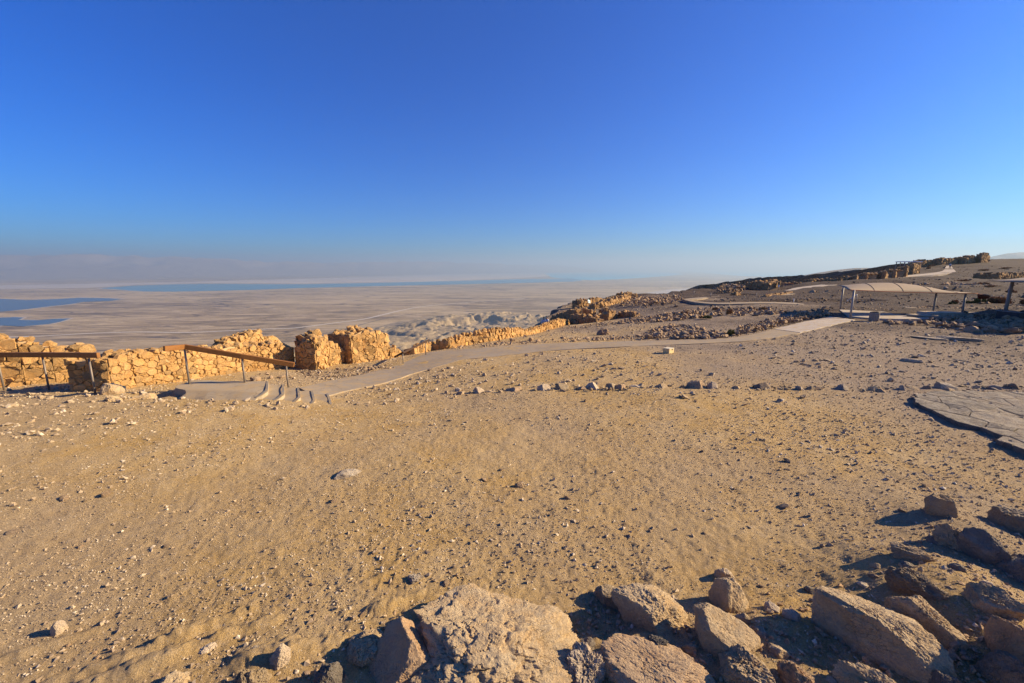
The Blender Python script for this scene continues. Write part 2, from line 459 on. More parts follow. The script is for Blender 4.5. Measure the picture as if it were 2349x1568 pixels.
M['shirt_dark'] = plain('shirt_dark', (0.025, 0.022, 0.025), 0.8)
M['trousers'] = plain('trousers_dark', (0.018, 0.018, 0.024), 0.8)
M['twig'] = plain('dry_twigs', (0.27, 0.145, 0.06), 0.9)
M['leaf'] = plain('desert_leaf', (0.125, 0.125, 0.035), 0.8)

# ------------------------------------------------------------------ rocks
_ICO = {}
def ico(level):
    if level not in _ICO:
        bm = bmesh.new(); bmesh.ops.create_icosphere(bm, subdivisions=level, radius=1.0)
        V = np.array([v.co[:] for v in bm.verts]); Fc = np.array([[v.index for v in f.verts] for f in bm.faces])
        bm.free(); V /= np.linalg.norm(V, axis=1)[:, None]
        _ICO[level] = (V, Fc)
    return _ICO[level]

def rock_verts(level, seed, planes=13, soft=22, rough=0.05, fine=0.02, pits=0.0, strata=0.0, extra=(), stretch=(1, 1, 1), yaw=0.0, tilt=(0, 0), shear=(0, 0), low=-0.3, chips=0):
    """a broken limestone block: a ball cut by planes, roughened; returned with x, y in [-1, 1] and z in [low, 1]"""
    rg = np.random.default_rng(seed)
    D, Fc = ico(level)
    nrm = rg.normal(size=(planes, 3)); nrm /= np.linalg.norm(nrm, axis=1)[:, None]
    hh = rg.uniform(0.62, 1.0, planes)
    for (a, b, c, h) in extra:
        v = np.array((a, b, c), float); nrm = np.vstack([nrm, v / np.linalg.norm(v)]); hh = np.append(hh, h)
    q = np.maximum(D @ nrm.T, 0) / hh[None]
    q = np.hstack([q, np.full((len(D), 1), 1 / 1.15)])
    r = (q ** soft).sum(1) ** (-1.0 / soft)
    if chips:
        n2 = rg.normal(size=(chips, 3)); n2 /= np.linalg.norm(n2, axis=1)[:, None]
        # small flat breaks: planes that just shave the rough body where it sticks out
        P0 = D * r[:, None]
        sup = (P0 @ n2.T).max(0) * rg.uniform(.86, .99, chips)
        r2 = (np.maximum(D @ n2.T, 1e-6) / sup[None]).max(1)
        r = np.minimum(r, 1 / r2)
    P = D * r[:, None]
    s = rg.uniform(-50, 50, 3)
    r = r * (1 + rough * fbm3(P * 2.1 + s, seed, 3) )
    if pits > 0:
        k = 1 - np.abs(fbm3(P * 3.3 + s * 1.3, seed + 5, 3, 0.55)); k = np.clip((k - 0.72) / 0.28, 0, 1)
        r = r * (1 - pits * k)
        r = r * (1 + pits * 0.5 * vn3(P * 5.7 + s, seed + 9))
    P = D * r[:, None]
    if fine > 0 and level >= 3:
        rid = np.abs(fbm3(P * 4.5 + s, seed + 20, 3, 0.55))
        r = r - fine * 1.3 * np.clip(0.10 - rid, 0, 1) / 0.10 + fine * (.55 - np.abs(fbm3(P * 6.5 + s, seed + 30, 4, 0.6))) * .9 + fine * .35 * fbm3(P * 17 + s, seed + 40, 3, .6)
        P = D * r[:, None]
    if strata > 0:
        w = P[:, 2] + 0.25 * P[:, 0] + 0.08 * vn3(P * 3 + s, seed + 3)
        P[:, :2] *= (1 + strata * np.sign(np.sin(w * 17)) * np.abs(np.sin(w * 17)) ** 0.4 )[:, None]
    P = P * np.array(stretch)
    c, s_ = math.cos(tilt[0]), math.sin(tilt[0]); P = P @ np.array([[1, 0, 0], [0, c, s_], [0, -s_, c]])
    c, s_ = math.cos(tilt[1]), math.sin(tilt[1]); P = P @ np.array([[c, 0, -s_], [0, 1, 0], [s_, 0, c]])
    c, s_ = math.cos(yaw), math.sin(yaw); P = P @ np.array([[c, s_, 0], [-s_, c, 0], [0, 0, 1]])
    lo, hi = P.min(0), P.max(0)
    P = (P - (lo + hi) / 2) / ((hi - lo) / 2)
    P[:, 2] = low + (P[:, 2] + 1) / 2 * (1 - low)
    P[:, 0] += shear[0] * P[:, 2]; P[:, 1] += shear[1] * P[:, 2]
    return P, Fc

def boulder(l, r, top, base, label, seed, mat='boulder', level=4, deep=0.8, name='boulder', group=None, cat='boulder', turn=0.0, smooth=False, sink=0.85, **kw):
    cx = (l + r) / 2
    Fp = gp(cx, base)
    rr = ray(cx, base); t = Fp[1] / rr[1]
    az = math.atan2(Fp[0], Fp[1])
    W = (r - l) / FP * t * math.cos(az) ** 1.05
    Dp = W * deep
    u = np.array((math.sin(az), math.cos(az)))
    C = Fp[:2] + u * Dp * 0.42
    zt = EYE + ray(cx, top)[2] / np.hypot(ray(cx, top)[0], ray(cx, top)[1]) * np.hypot(*C)
    z0 = float(base_h(C[0], C[1]))
    Hh = max((zt - z0) * .82, 0.04)
    kw.setdefault('chips', 34); kw['soft'] = kw.get('soft', 22) * 2; kw['rough'] = kw.get('rough', .05) * 1.35; kw['fine'] = kw.get('fine', .02) * 1.6
    P, Fc = rock_verts(level, seed, low=-sink, **kw)
    P = P * np.array((W / 2, Dp / 2, Hh))
    a = -az + turn
    c, s = math.cos(a), math.sin(a)
    P = P @ np.array([[c, s, 0], [-s, c, 0], [0, 0, 1]])
    me = mesh_np(name, P, Fc, smooth)
    o = link(name, me, M[mat], None, (C[0], C[1], z0))
    tag(o, label, cat, group)
    return o

STONES = {}
def stone_lib(key, mat, nvar=14, level=2, planes=9, soft=30, flat=False):
    L = []
    for i in range(nvar):
        rg = np.random.default_rng(900 + i + len(STONES) * 57)
        P, Fc = rock_verts(level, 300 + i + 40 * len(STONES), planes=planes, soft=soft, rough=0.07, fine=0, stretch=(1, rg.uniform(.65, .95), rg.uniform(.5, .8)), tilt=(rg.uniform(-.4, .4), rg.uniform(-.4, .4)), low=-1)
        P = P * np.array((0.5, 0.5 * rg.uniform(.65, .95), 0.5 * rg.uniform(.55, .85)))
        me = mesh_np('stone', P, Fc, False); me.materials.append(M[mat]); L.append(me)
    STONES[key] = L
stone_lib('rubble', 'rubble')
stone_lib('wall', 'wall')
stone_lib('far', 'far_wall', 8, 2)

def put_stone(key, p, size, name, parent=None, rg=random, squash=1.0):
    o = bpy.data.objects.new(name, rg.choice(STONES[key])); COL.objects.link(o)
    if parent is not None: o.parent = parent
    o.location = p
    o.rotation_euler = (rg.uniform(-.35, .35), rg.uniform(-.35, .35), rg.uniform(0, 6.28))
    o.scale = (size * rg.uniform(.8, 1.2), size * rg.uniform(.8, 1.2), size * rg.uniform(.8, 1.15) * squash)
    return o

# ------------------------------------------------------------------ the setting: plateau ground
def relief(x, y, r):
    n1 = 0.026 * fbm2(x * 0.45, y * 0.45, 11, 3)
    k = np.clip((r - 1.0) / 1.5, 0, 1)
    n2 = 0.009 * fbm2(x * 2.3, y * 2.3, 21, 3, 0.55)
    n3 = np.where(r < 16, 0.007 * fbm2(x * 9.0, y * 9.0, 31, 2, 0.6), 0)
    n4 = np.where(r < 9, 0.006 * vn2(x * 27, y * 27, 41), 0)
    far = np.clip((r - 30) / 60, 0, 1) * 0.5 * fbm2(x * 0.06, y * 0.06, 51, 5, 0.55)
    return (n1 + n2 + n3 + n4) * k + far

# low outcrop ridges crossing the near left ground (diagonal, lower left to upper right) and hollows: (x, y, length, width, angle, height)
RIDGES = []
for a, b, wl, ww, ang, hh in [(330, 1530, .75, .12, .5, .07), (480, 1440, .5, .10, .55, .06), (200, 1545, .9, .10, .5, .06), (700, 1500, .35, .16, .6, .04),
                              (590, 1440, .3, .10, .4, .05), (900, 1390, .35, .10, .5, .05), (1010, 1440, .3, .12, .5, .06), (610, 1505, .35, .22, .3, .05), (120, 1480, .6, .07, .5, .04), (870, 1330, .3, .08, .5, .03),
                              (1460, 1480, .5, .25, .1, .04)]:
    q = gp(a, b); RIDGES.append((q[0], q[1], wl, ww, ang, hh))
FEET = []
_fr = random.Random(5)
for i in range(70):
    a = _fr.uniform(300, 2000); b = _fr.uniform(1030, 1500)
    q = gp(a, b); FEET.append((q[0], q[1], _fr.uniform(0, 6.28)))
PITS = []
for a, b, rad, dp in [(330, 909, .55, .22), (1782, 692, 3.2, 1.1), (1690, 678, 2.2, .8), (1930, 690, 3.4, 1.0)]:
    q = gp(a, b); PITS.append((q[0], q[1], rad, dp))

def ground_h(x, y):
    r = np.hypot(x, y)
    z = base_h(x, y) + relief(x, y, r)
    for (rx, ry, wl, ww, ang, hh) in RIDGES:
        c, s = math.cos(ang), math.sin(ang)
        k = (np.abs(x - rx) < 2.5) & (np.abs(y - ry) < 2.5)
        dx = x[k] - rx; dy = y[k] - ry
        a = (dx * c + dy * s) / wl; b = (-dx * s + dy * c) / ww
        jag = 0.35 * fbm2(x[k] * 6, y[k] * 6, 77, 3)
        g = np.clip(1 - np.sqrt(a * a + b * b) + jag * 0.6, 0, 1)
        z[k] += hh * np.minimum(g * 1.6, 1.0) * (1 + 0.2 * fbm2(x[k] * 11, y[k] * 11, 78, 2))
    for (fx, fy, ang) in FEET:
        k = (np.abs(x - fx) < .3) & (np.abs(y - fy) < .3)
        if not k.any(): continue
        c, s = math.cos(ang), math.sin(ang)
        dx = x[k] - fx; dy = y[k] - fy
        a = (dx * c + dy * s) / .15; b = (-dx * s + dy * c) / .055
        q = np.sqrt(a ** 4 + b ** 4) ** .5
        z[k] += np.where(q < 1, -.006 + .003 * np.sin(a * 16), 0) + .003 * np.exp(-((q - 1.25) / .25) ** 2)
    for (fx, fy, rad, dp) in PITS:
        k = (np.abs(x - fx) < rad * 2) & (np.abs(y - fy) < rad * 2)
        q = np.hypot(x[k] - fx, (y[k] - fy) * 1.3) / rad
        z[k] -= dp * np.clip(1.25 - q, 0, 1) ** 0.7
    sd = edge_sd(x, y)
    out = np.clip(sd + 0.8 * vn2(x * .5, y * .5, 61), 0, None)
    z = z - np.where(out > 0, 2.4 * out + 1.5 * np.abs(vn2(x * .2, y * .2, 62)) * np.minimum(out, 6), 0)
    return np.maximum(z, -425)

def build_ground():
    rs = [0.0, 0.6, 1.2, 1.8, 2.2]
    while rs[-1] < 620:
        r = rs[-1]; rs.append(r + max(0.018, min(0.00106 * r * r, 0.0125 * r)))
    rs = np.array(rs[1:])
    dense = np.radians(np.linspace(-57, 57, 600))
    rest = np.radians(np.linspace(57, 303, 62)[1:-1])
    an = np.concatenate([dense, rest])
    R, A = np.meshgrid(rs, an, indexing='ij')
    x = (R * np.sin(A)).ravel(); y = (R * np.cos(A)).ravel()
    z = ground_h(x, y)
    V = np.stack([x, y, z], 1)
    nr, na = len(rs), len(an)
    i = np.arange(nr - 1)[:, None]; j = np.arange(na)[None]
    j2 = (j + 1) % na
    a = i * na + j; b = i * na + j2; c = (i + 1) * na + j2; d = (i + 1) * na + j
    Fq = np.stack([a, d, c, b], -1).reshape(-1, 4)
    me = mesh_np('ground', V, Fq, True)
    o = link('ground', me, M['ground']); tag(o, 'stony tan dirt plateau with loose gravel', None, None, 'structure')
build_ground()

# ------------------------------------------------------------------ valley floor, water, salt flats, road, badlands
VZ = -400.0
def valley_mat():
    m, n, b = new_mat('valley_alluvium')
    v, _ = coords(n, False)
    mp = n.nodes.new('ShaderNodeMapping'); mp.inputs['Scale'].default_value = (0.0004, 0.0011, 0.001); mp.inputs['Rotation'].default_value = (0, 0, -.35)
    n.links.new(v, mp.inputs[0])
    a = noise(n, mp.outputs[0], 1.0, 7, 0.62, 0.8)
    mp2 = n.nodes.new('ShaderNodeMapping'); mp2.inputs['Scale'].default_value = (0.0022, 0.008, 0.001); mp2.inputs['Rotation'].default_value = (0, 0, -.3)
    n.links.new(v, mp2.inputs[0])
    f = noise(n, mp2.outputs[0], 1.0, 7, 0.68, 1.2)
    c = mix(n, ramp(n, a, [(0.40, 0.0), (0.60, 1.0)]), (0.185, 0.125, 0.068), (0.41, 0.30, 0.165))
    c = mix(n, ramp(n, f, [(0.50, 0.0), (0.58, 0.75)]), c, (0.46, 0.345, 0.215))
    c = mix(n, ramp(n, f, [(0.36, 0.9), (0.43, 0.0)]), c, (0.09, 0.065, 0.055))
    mp3 = n.nodes.new('ShaderNodeMapping'); mp3.inputs['Scale'].default_value = (0.00045, 0.0011, 0.001); n.links.new(v, mp3.inputs[0])
    nz = N(n, 'ShaderNodeTexNoise', Scale=1.6, Detail=6.0); n.links.new(mp3.outputs[0], nz.inputs['Vector'])
    wb = n.nodes.new('ShaderNodeVectorMath'); wb.operation = 'ADD'; n.links.new(mp3.outputs[0], wb.inputs[0]); n.links.new(nz.outputs['Color'], wb.inputs[1])
    ck = N(n, 'ShaderNodeTexVoronoi', Scale=1.3); ck.feature = 'DISTANCE_TO_EDGE'; n.links.new(wb.outputs[0], ck.inputs['Vector'])
    gate = ramp(n, noise(n, mp3.outputs[0], 2.2, 3, 0.5), [(0.48, 0.0), (0.56, 1.0)])
    c = mix(n, math_n(n, 'MULTIPLY', ramp(n, ck.outputs['Distance'], [(0.0, 0.9), (0.03, 0.0)]), gate), c, (0.075, 0.052, 0.04))
    n.links.new(c, b.inputs['Base Color'])
    bump(n, b, math_n(n, 'ADD', a, math_n(n, 'MULTIPLY', f, .4)), 0.6, 60.0)
    return m
M['valley'] = valley_mat()
M['salt'] = concrete_mat('salt_crust', (0.40, 0.335, 0.275), (0.50, 0.43, 0.36), 0.002)
M['road'] = concrete_mat('pale_track', (0.58, 0.51, 0.44), (0.62, 0.56, 0.48), 0.02)
M['dark_road'] = concrete_mat('asphalt_track', (0.10, 0.095, 0.09), (0.12, 0.11, 0.105), 0.02)
def water_mat(name, c):
    m, n, b = new_mat(name)
    b.inputs['Base Color'].default_value = (*c, 1); b.inputs['Roughness'].default_value = 0.35
    b.inputs['Specular IOR Level'].default_value = 0.25
    v, _ = coords(n, False)
    f = noise(n, v, 0.0012, 5, 0.6)
    n.links.new(mix(n, f, tuple(x * .82 for x in c), tuple(x * 1.15 for x in c)), b.inputs['Base Color'])
    bump(n, b, noise(n, v, 0.08, 3, 0.5), 0.3, 0.6)
    return m
M['water_blue'] = water_mat('deep_blue_water', (0.045, 0.085, 0.115))
M['water_teal'] = water_mat('turquoise_water', (0.085, 0.215, 0.245))
M['water_pale'] = water_mat('pale_turquoise_water', (0.10, 0.40, 0.48))

me = mesh_py('valley_floor', [(-90000, -2000, VZ), (90000, -2000, VZ), (90000, 95000, VZ), (-90000, 95000, VZ)], [(0, 1, 2, 3)])
tag(link('valley_floor', me, M['valley']), 'broad desert valley floor below the plateau', kind='structure')

def flat_poly(name, pts, z, mat, label, jag=0.0, kind='structure'):
    P = [at_z(a, b, z) for a, b in pts]
    if jag:
        Q = []
        for i in range(len(P)):
            a, b = P[i], P[(i + 1) % len(P)]
            L = np.hypot(*(b - a)[:2]); k = max(1, min(14, int(L / 250)))
            for j in range(k):
                p = a + (b - a) * j / k
                w = jag * (vn2(np.array([p[0] * .0011]), np.array([p[1] * .0011]), 5)[0] + .5 * vn2(np.array([p[0] * .004]), np.array([p[1] * .004]), 6)[0])
                Q.append(p + np.array((w, w * .6, 0)))
        P = Q
    me = mesh_py(name, P, [tuple(range(len(P)))])
    o = link(name, me, M[mat]); tag(o, label, kind=kind)
    return o
def grow(pts, gx, gy):
    cx = sum(p[0] for p in pts) / len(pts); cy = sum(p[1] for p in pts) / len(pts)
    return [(p[0] + gx * (1 if p[0] > cx else -1), p[1] + gy * (1 if p[1] > cy else -1)) for p in pts]

LAKE_A = [(-700, 676), (0, 686), (60, 689), (130, 686.5), (180, 683.5), (240, 684), (292, 686), (262, 690.5), (190, 693), (160, 698.5), (130, 702), (60, 711), (0, 716), (-700, 745)]
LAKE_B = [(-700, 722), (0, 729), (40, 727.5), (55, 729), (45, 734), (85, 735), (120, 732), (160, 731), (148, 738), (125, 743), (75, 748), (30, 746), (0, 753), (-700, 775)]
LAKE_C = [(228, 661.5), (300, 656), (390, 653), (480, 651.5), (580, 652), (700, 652.5), (900, 648.5), (1080, 644), (1180, 641), (1245, 640), (1300, 639.5), (1340, 643), (1316, 646.5), (1180, 650), (1090, 652), (900, 656), (700, 661), (580, 665.5), (400, 669.5), (330, 669), (270, 665)]
for nm, L, mat, lb in [('lagoon', LAKE_A, 'water_blue', 'deep blue tongue of lagoon water reaching into the valley'),
                       ('lagoon', LAKE_B, 'water_blue', 'small dark teal lagoon below the longer blue one'),
                       ('lagoon', LAKE_C, 'water_teal', 'long turquoise strip of lagoon across the valley')]:
    flat_poly('salt_shore', grow(L, 6, 0.45), VZ + 1.0, 'salt', 'thin pale salt rim around a lagoon', 40)
    flat_poly(nm, L, VZ + 2.0, mat, lb, 40)
flat_poly('salt_flat', [(-300, 663), (0, 655.5), (200, 651), (420, 647), (700, 640), (1000, 630), (1250, 622), (1330, 625), (1290, 632), (1180, 639), (1000, 646), (700, 651), (480, 650), (300, 654), (210, 661), (0, 663.5), (-300, 672)], VZ + 0.6, 'salt', 'pale salt pans along the far shore', 120)
POND = [(1265, 637), (1310, 641), (1360, 643.5), (1420, 641), (1480, 637.5), (1540, 632.5), (1570, 629.5), (1545, 626), (1500, 623), (1430, 622.2), (1290, 622.5), (1250, 628)]
flat_poly('evaporation_pond', POND, VZ + 2.0, 'water_pale', 'pale turquoise evaporation ponds in the haze', 20)
flat_poly('far_sea', [(1530, 619.2), (1580, 622), (1640, 628.5), (1700, 633.5), (1760, 635.5), (1900, 636.5), (2200, 637), (2600, 637), (2600, 618.6), (1530, 618.6)], VZ + 2.0, 'water_pale', 'pale blue sea fading into haze', 20)
for k, (a0, b0, a1, b1) in enumerate([(1258, 631, 1530, 631.8), (1262, 627.6, 1545, 628.2), (1280, 625, 1520, 625.4), (1300, 634.6, 1500, 635.6), (1420, 633.2, 1500, 636.4)]):
    p, q = at_z(a0, b0, VZ + 3), at_z(a1, b1, VZ + 3)
    w = 45.0
    d = (q - p) / np.linalg.norm(q - p); nrm = np.array((-d[1], d[0], 0)) * w
    me = mesh_py('dike', [p - nrm, q - nrm, q + nrm, p + nrm], [(0, 1, 2, 3)])
    tag(link('dike', me, M['valley']), 'thin straight dike between the evaporation ponds', kind='structure')
flat_poly('salt_flat', [(1480, 672), (1540, 664), (1620, 659), (1660, 656), (1600, 664), (1560, 670), (1500, 678)], VZ + .8, 'salt', 'white salt patch beyond the plateau rim', 60)

def strip_on_valley(name, pts, w, z, mat, label):
    P = [at_z(a, b, z) for a, b in pts]
    Q = []
    for i in range(len(P) - 1):          # smooth the line
        for t in np.linspace(0, 1, 6, endpoint=False):
            p0 = P[max(i - 1, 0)]; p1 = P[i]; p2 = P[i + 1]; p3 = P[min(i + 2, len(P) - 1)]
            Q.append(0.5 * ((2 * p1) + (-p0 + p2) * t + (2 * p0 - 5 * p1 + 4 * p2 - p3) * t * t + (-p0 + 3 * p1 - 3 * p2 + p3) * t ** 3))
    Q.append(P[-1]); V = []; Fc = []
    for i, q in enumerate(Q):
        d = Q[min(i + 1, len(Q) - 1)] - Q[max(i - 1, 0)]; d = d / (np.linalg.norm(d) + 1e-9)
        nrm = np.array((-d[1], d[0], 0)) * w / 2
        V += [q - nrm, q + nrm]
        if i: Fc.append((2 * i - 2, 2 * i, 2 * i + 1, 2 * i - 1))
    tag(link(name, mesh_py(name, V, Fc), M[mat]), label, kind='structure')
strip_on_valley('valley_road', [(-300, 783), (50, 773), (192, 766), (312, 762), (437, 763), (588, 756), (674, 753), (764, 741.7), (839, 731.7), (914, 714), (975, 703), (1077, 694), (1130, 690), (1205, 685)], 24, VZ + 1.5, 'road', 'pale causeway curving across the valley')
strip_on_valley('valley_road', [(300, 808), (480, 795), (600, 781), (760, 763), (840, 742), (900, 728), (960, 720), (1060, 712), (1200, 700)], 12, VZ + 1.2, 'dark_road', 'thin dark asphalt road on the valley floor')

def badland_mat():
    m, n, b = new_mat('pale_marl')
    v, _ = coords(n, False)
    g = n.nodes.new('ShaderNodeNewGeometry'); sp = n.nodes.new('ShaderNodeSeparateXYZ'); n.links.new(v, sp.inputs[0])
    f = noise(n, v, 0.006, 6, 0.65); w = math_n(n, 'ADD', math_n(n, 'MULTIPLY', sp.outputs[2], 0.10), math_n(n, 'MULTIPLY', f, 2.0))
    band = noise(n, None, 1.0, 2, 0.5); 
    wv = N(n, 'ShaderNodeTexNoise', Scale=1.3, Detail=4.0); wv.noise_dimensions = '1D'; n.links.new(w, wv.inputs['W'])
    c = mix(n, ramp(n, wv.outputs['Fac'], [(0.35, 0.0), (0.65, 1.0)]), (0.275, 0.20, 0.115), (0.36, 0.275, 0.165))
    c = mix(n, ramp(n, f, [(0.4, 0.0), (0.65, 0.6)]), c, (0.255, 0.195, 0.13))
    n.links.new(c, b.inputs['Base Color'])
    bump(n, b, noise(n, v, 0.03, 6, 0.65), 0.8, 8.0)
    return m
M['marl'] = badland_mat()
def build_badlands():
    nx, ny = 260, 200
    xs = np.linspace(-1500, 900, nx); ys = np.linspace(1200, 3800, ny)
    X, Y = np.meshgrid(xs, ys, indexing='ij'); x = X.ravel(); y = Y.ravel()
    wx = 60 * fbm2(x * .006, y * .006, 101, 3); wy = 60 * fbm2(x * .006, y * .006, 102, 3)
    f = fbm2((x + wx) * .0042, (y + wy) * .0042, 103, 4, .55)
    rid = 1 - np.abs(fbm2((x + wx) * .0075, (y + wy) * .0075, 104, 4, .55))
    h = np.clip((f + .35) * 1.4, 0, 1)
    h = np.floor(h * 3) / 3 + np.clip((h * 3 - np.floor(h * 3)) * 4, 0, 1) / 3
    h = h * 46 + 30 * np.clip(rid - .55, 0, 1)
    # fades out at the patch borders
    m = np.clip(1.0 - np.abs((x + 150 - (y - 2500) * .25) / 900), 0, 1) * np.clip((3500 + 200 * vn2(x * .003, y * .003, 105) - y) / 500, 0, 1)
    m = np.clip(m * 2.2, 0, 1)
    esc = 38 * np.clip((y - 3050 - .25 * x + 120 * vn2(x * .01, y * .01, 107)) / 60, 0, 1) * np.clip((3600 - y) / 400, 0, 1) * np.clip((x - 100) / 250, 0, 1)
    z = VZ - 3 + h * m + esc + 3 * fbm2(x * .03, y * .03, 106, 2) * m
    z[(x < -1450) | (x > 850)] = VZ - 6
    i = np.arange(nx - 1)[:, None]; j = np.arange(ny - 1)[None]
    a = i * ny + j
    Fq = np.stack([a, a + ny, a + ny + 1, a + 1], -1).reshape(-1, 4)
    me = mesh_np('badlands', np.stack([x, y, z], 1), Fq, True)
    tag(link('badlands', me, M['marl']), 'pale eroded marl badlands below the cliff', kind='structure')
build_badlands()

# ------------------------------------------------------------------ far mountains and hills
M['mountain'] = rock_mat('far_mountain_rock', (0.28, 0.22, 0.175), (0.31, 0.25, 0.20), (0.24, 0.19, 0.155), 0.0006, 60, 0.6)
def range_mesh(name, A, B, depth, hfun, seed, label, nu=160, nv=50, mat='mountain', z0=VZ - 10, freq=1 / 2600., amp=.30):
    A = np.array(A, float); B = np.array(B, float); d = B - A; L = np.hypot(*d); d /= L; nrm = np.array((-d[1], d[0]))
    if nrm[1] < 0: nrm = -nrm
    U, Vv = np.meshgrid(np.linspace(0, L, nu), np.linspace(0, depth, nv), indexing='ij')
    x = (A[0] + d[0] * U + nrm[0] * Vv).ravel(); y = (A[1] + d[1] * U + nrm[1] * Vv).ravel()
    u = (U / L).ravel(); v = (Vv / depth).ravel()
    prof = np.clip(v * 2.2, 0, 1) ** 0.8 * np.clip((1 - v) * 4, 0, 1)
    rid = 1 - np.abs(fbm2(x * freq, y * freq, seed, 5, .55))
    z = z0 + hfun(u) * prof * (1 - amp + amp * rid * 1.3) + hfun(u) * .06 * fbm2(x * freq * 3, y * freq * 3, seed + 9, 3) * np.minimum(1, v * 6)
    i = np.arange(nu - 1)[:, None]; j = np.arange(nv - 1)[None]; a = i * nv + j
    Fq = np.stack([a, a + nv, a + nv + 1, a + 1], -1).reshape(-1, 4)
    if np.cross(d, nrm) < 0: Fq = Fq[:, ::-1]
    o = link(name, mesh_np(name, np.stack([x, y, z], 1), Fq, True), M[mat])
    tag(o, label, kind='structure')
range_mesh('mountain_range', (-34000, 1500), (9000, 41000), 11000, lambda u: 980 + 90 * np.sin(u * 19) - 250 * u, 201, 'hazy mountain range beyond the valley', 260, 60)
def hill_from_skyline(name, pts, Y, label, seed, mat='mountain', back=1500, drop=300, rough=6.0):
    """a hill whose crest runs through the given sight lines at distance Y; slopes fall to both sides"""
    P = np.array([at_y(a, b, Y) for a, b in pts]); n = 60
    tt = np.linspace(0, 1, n); xs = np.interp(tt, np.linspace(0, 1, len(P)), P[:, 0]); zs = np.interp(tt, np.linspace(0, 1, len(P)), P[:, 2])
    V = []; m = 14
    for i in range(n):
        for j in range(m):
            k = (j - 6) / 7.0
            w = abs(k) ** 1.1
            V.append((xs[i] + 40 * k, Y + k * back, zs[i] - drop * w + (rough * float(vn2(np.array([xs[i] / back * 6 + j * .3]), np.array([k * 5.0]), seed)[0]) if j != 6 else 0)))
    Fc = [(i * m + j, (i + 1) * m + j, (i + 1) * m + j + 1, i * m + j + 1) for i in range(n - 1) for j in range(m - 1)]
    tag(link(name, mesh_np(name, np.array(V), np.array(Fc), True), M[mat]), label, kind='structure')
hill_from_skyline('far_hill', [(1800, 640), (1838, 633), (1860, 629), (1890, 624), (1925, 619), (1960, 615.5), (1990, 615), (2030, 616), (2120, 618), (2250, 612), (2500, 600)], 3200, 'low hazy hill behind the plateau rim', 5)
hill_from_skyline('far_hill', [(2230, 612), (2270, 592), (2290, 588), (2310, 582), (2340, 579.5), (2400, 579), (2500, 575), (2700, 585)], 7800, 'pale blue far mountain beyond the hilltop ruin', 6, back=2500, drop=700)

def build_cliff():
    """shaded cliff of the next spur: crest through the skyline, rock face falling towards the gorge"""
    sk = [(1560, 690, 352), (1585, 668, 350), (1603, 656, 345), (1613, 653.5, 340), (1641, 652.5, 330), (1662, 648, 322), (1690, 644.5, 312), (1712, 641.5, 303), (1748, 637.5, 290), (1786, 634.5, 275), (1836, 633.5, 258), (1880, 629.5, 240), (1930, 624, 225), (1988, 618, 205), (2054, 607, 190), (2120, 601, 178)]
    C = np.array([at_y(a, b, Y) for a, b, Y in sk]); n = 220
    s = np.linspace(0, 1, n); k = np.linspace(0, 1, len(C))
    C = np.stack([np.interp(s, k, C[:, i]) for i in range(3)], 1)
    C[:, 2] += .5 * fbm2(C[:, 0] * .25, C[:, 1] * .25, 303, 3)
    offs = [60, 25, 8, 2, 0, -.8, -1.5, -2.5, -5, -9, -14, -22, -34, -50]
    drop = [-14, -5, -1.2, -.2, 0, -2, -5, -9, -15, -24, -40, -70, -130, -240]
    V = []
    for i in range(n):
        for o, d in zip(offs, drop):
            w = 2.2 * fbm2(np.array([i * .16]), np.array([d * .02]), 301, 3)[0] + 1.0 * vn2(np.array([i * .7]), np.array([d * .05]), 302)[0]
            wob = w if o < 0 else 0
            V.append((C[i, 0] - .35 * o * 0 + wob * .3, C[i, 1] + o + wob, C[i, 2] + d))
    m = len(offs)
    Fc = [(i * m + j, i * m + j + 1, (i + 1) * m + j + 1, (i + 1) * m + j) for i in range(n - 1) for j in range(m - 1)]
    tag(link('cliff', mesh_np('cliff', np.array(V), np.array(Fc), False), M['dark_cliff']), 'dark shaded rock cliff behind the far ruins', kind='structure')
build_cliff()

# ------------------------------------------------------------------ paths
def catmull(P, k=8):
    P = [np.array(p, float) for p in P]; Q = []
    for i in range(len(P) - 1):
        p0 = P[max(i - 1, 0)]; p1 = P[i]; p2 = P[i + 1]; p3 = P[min(i + 2, len(P) - 1)]
        for t in np.linspace(0, 1, k, endpoint=False):
            Q.append(0.5 * ((2 * p1) + (-p0 + p2) * t + (2 * p0 - 5 * p1 + 4 * p2 - p3) * t * t + (-p0 + 3 * p1 - 3 * p2 + p3) * t ** 3))
    Q.append(P[-1]); return np.array(Q)

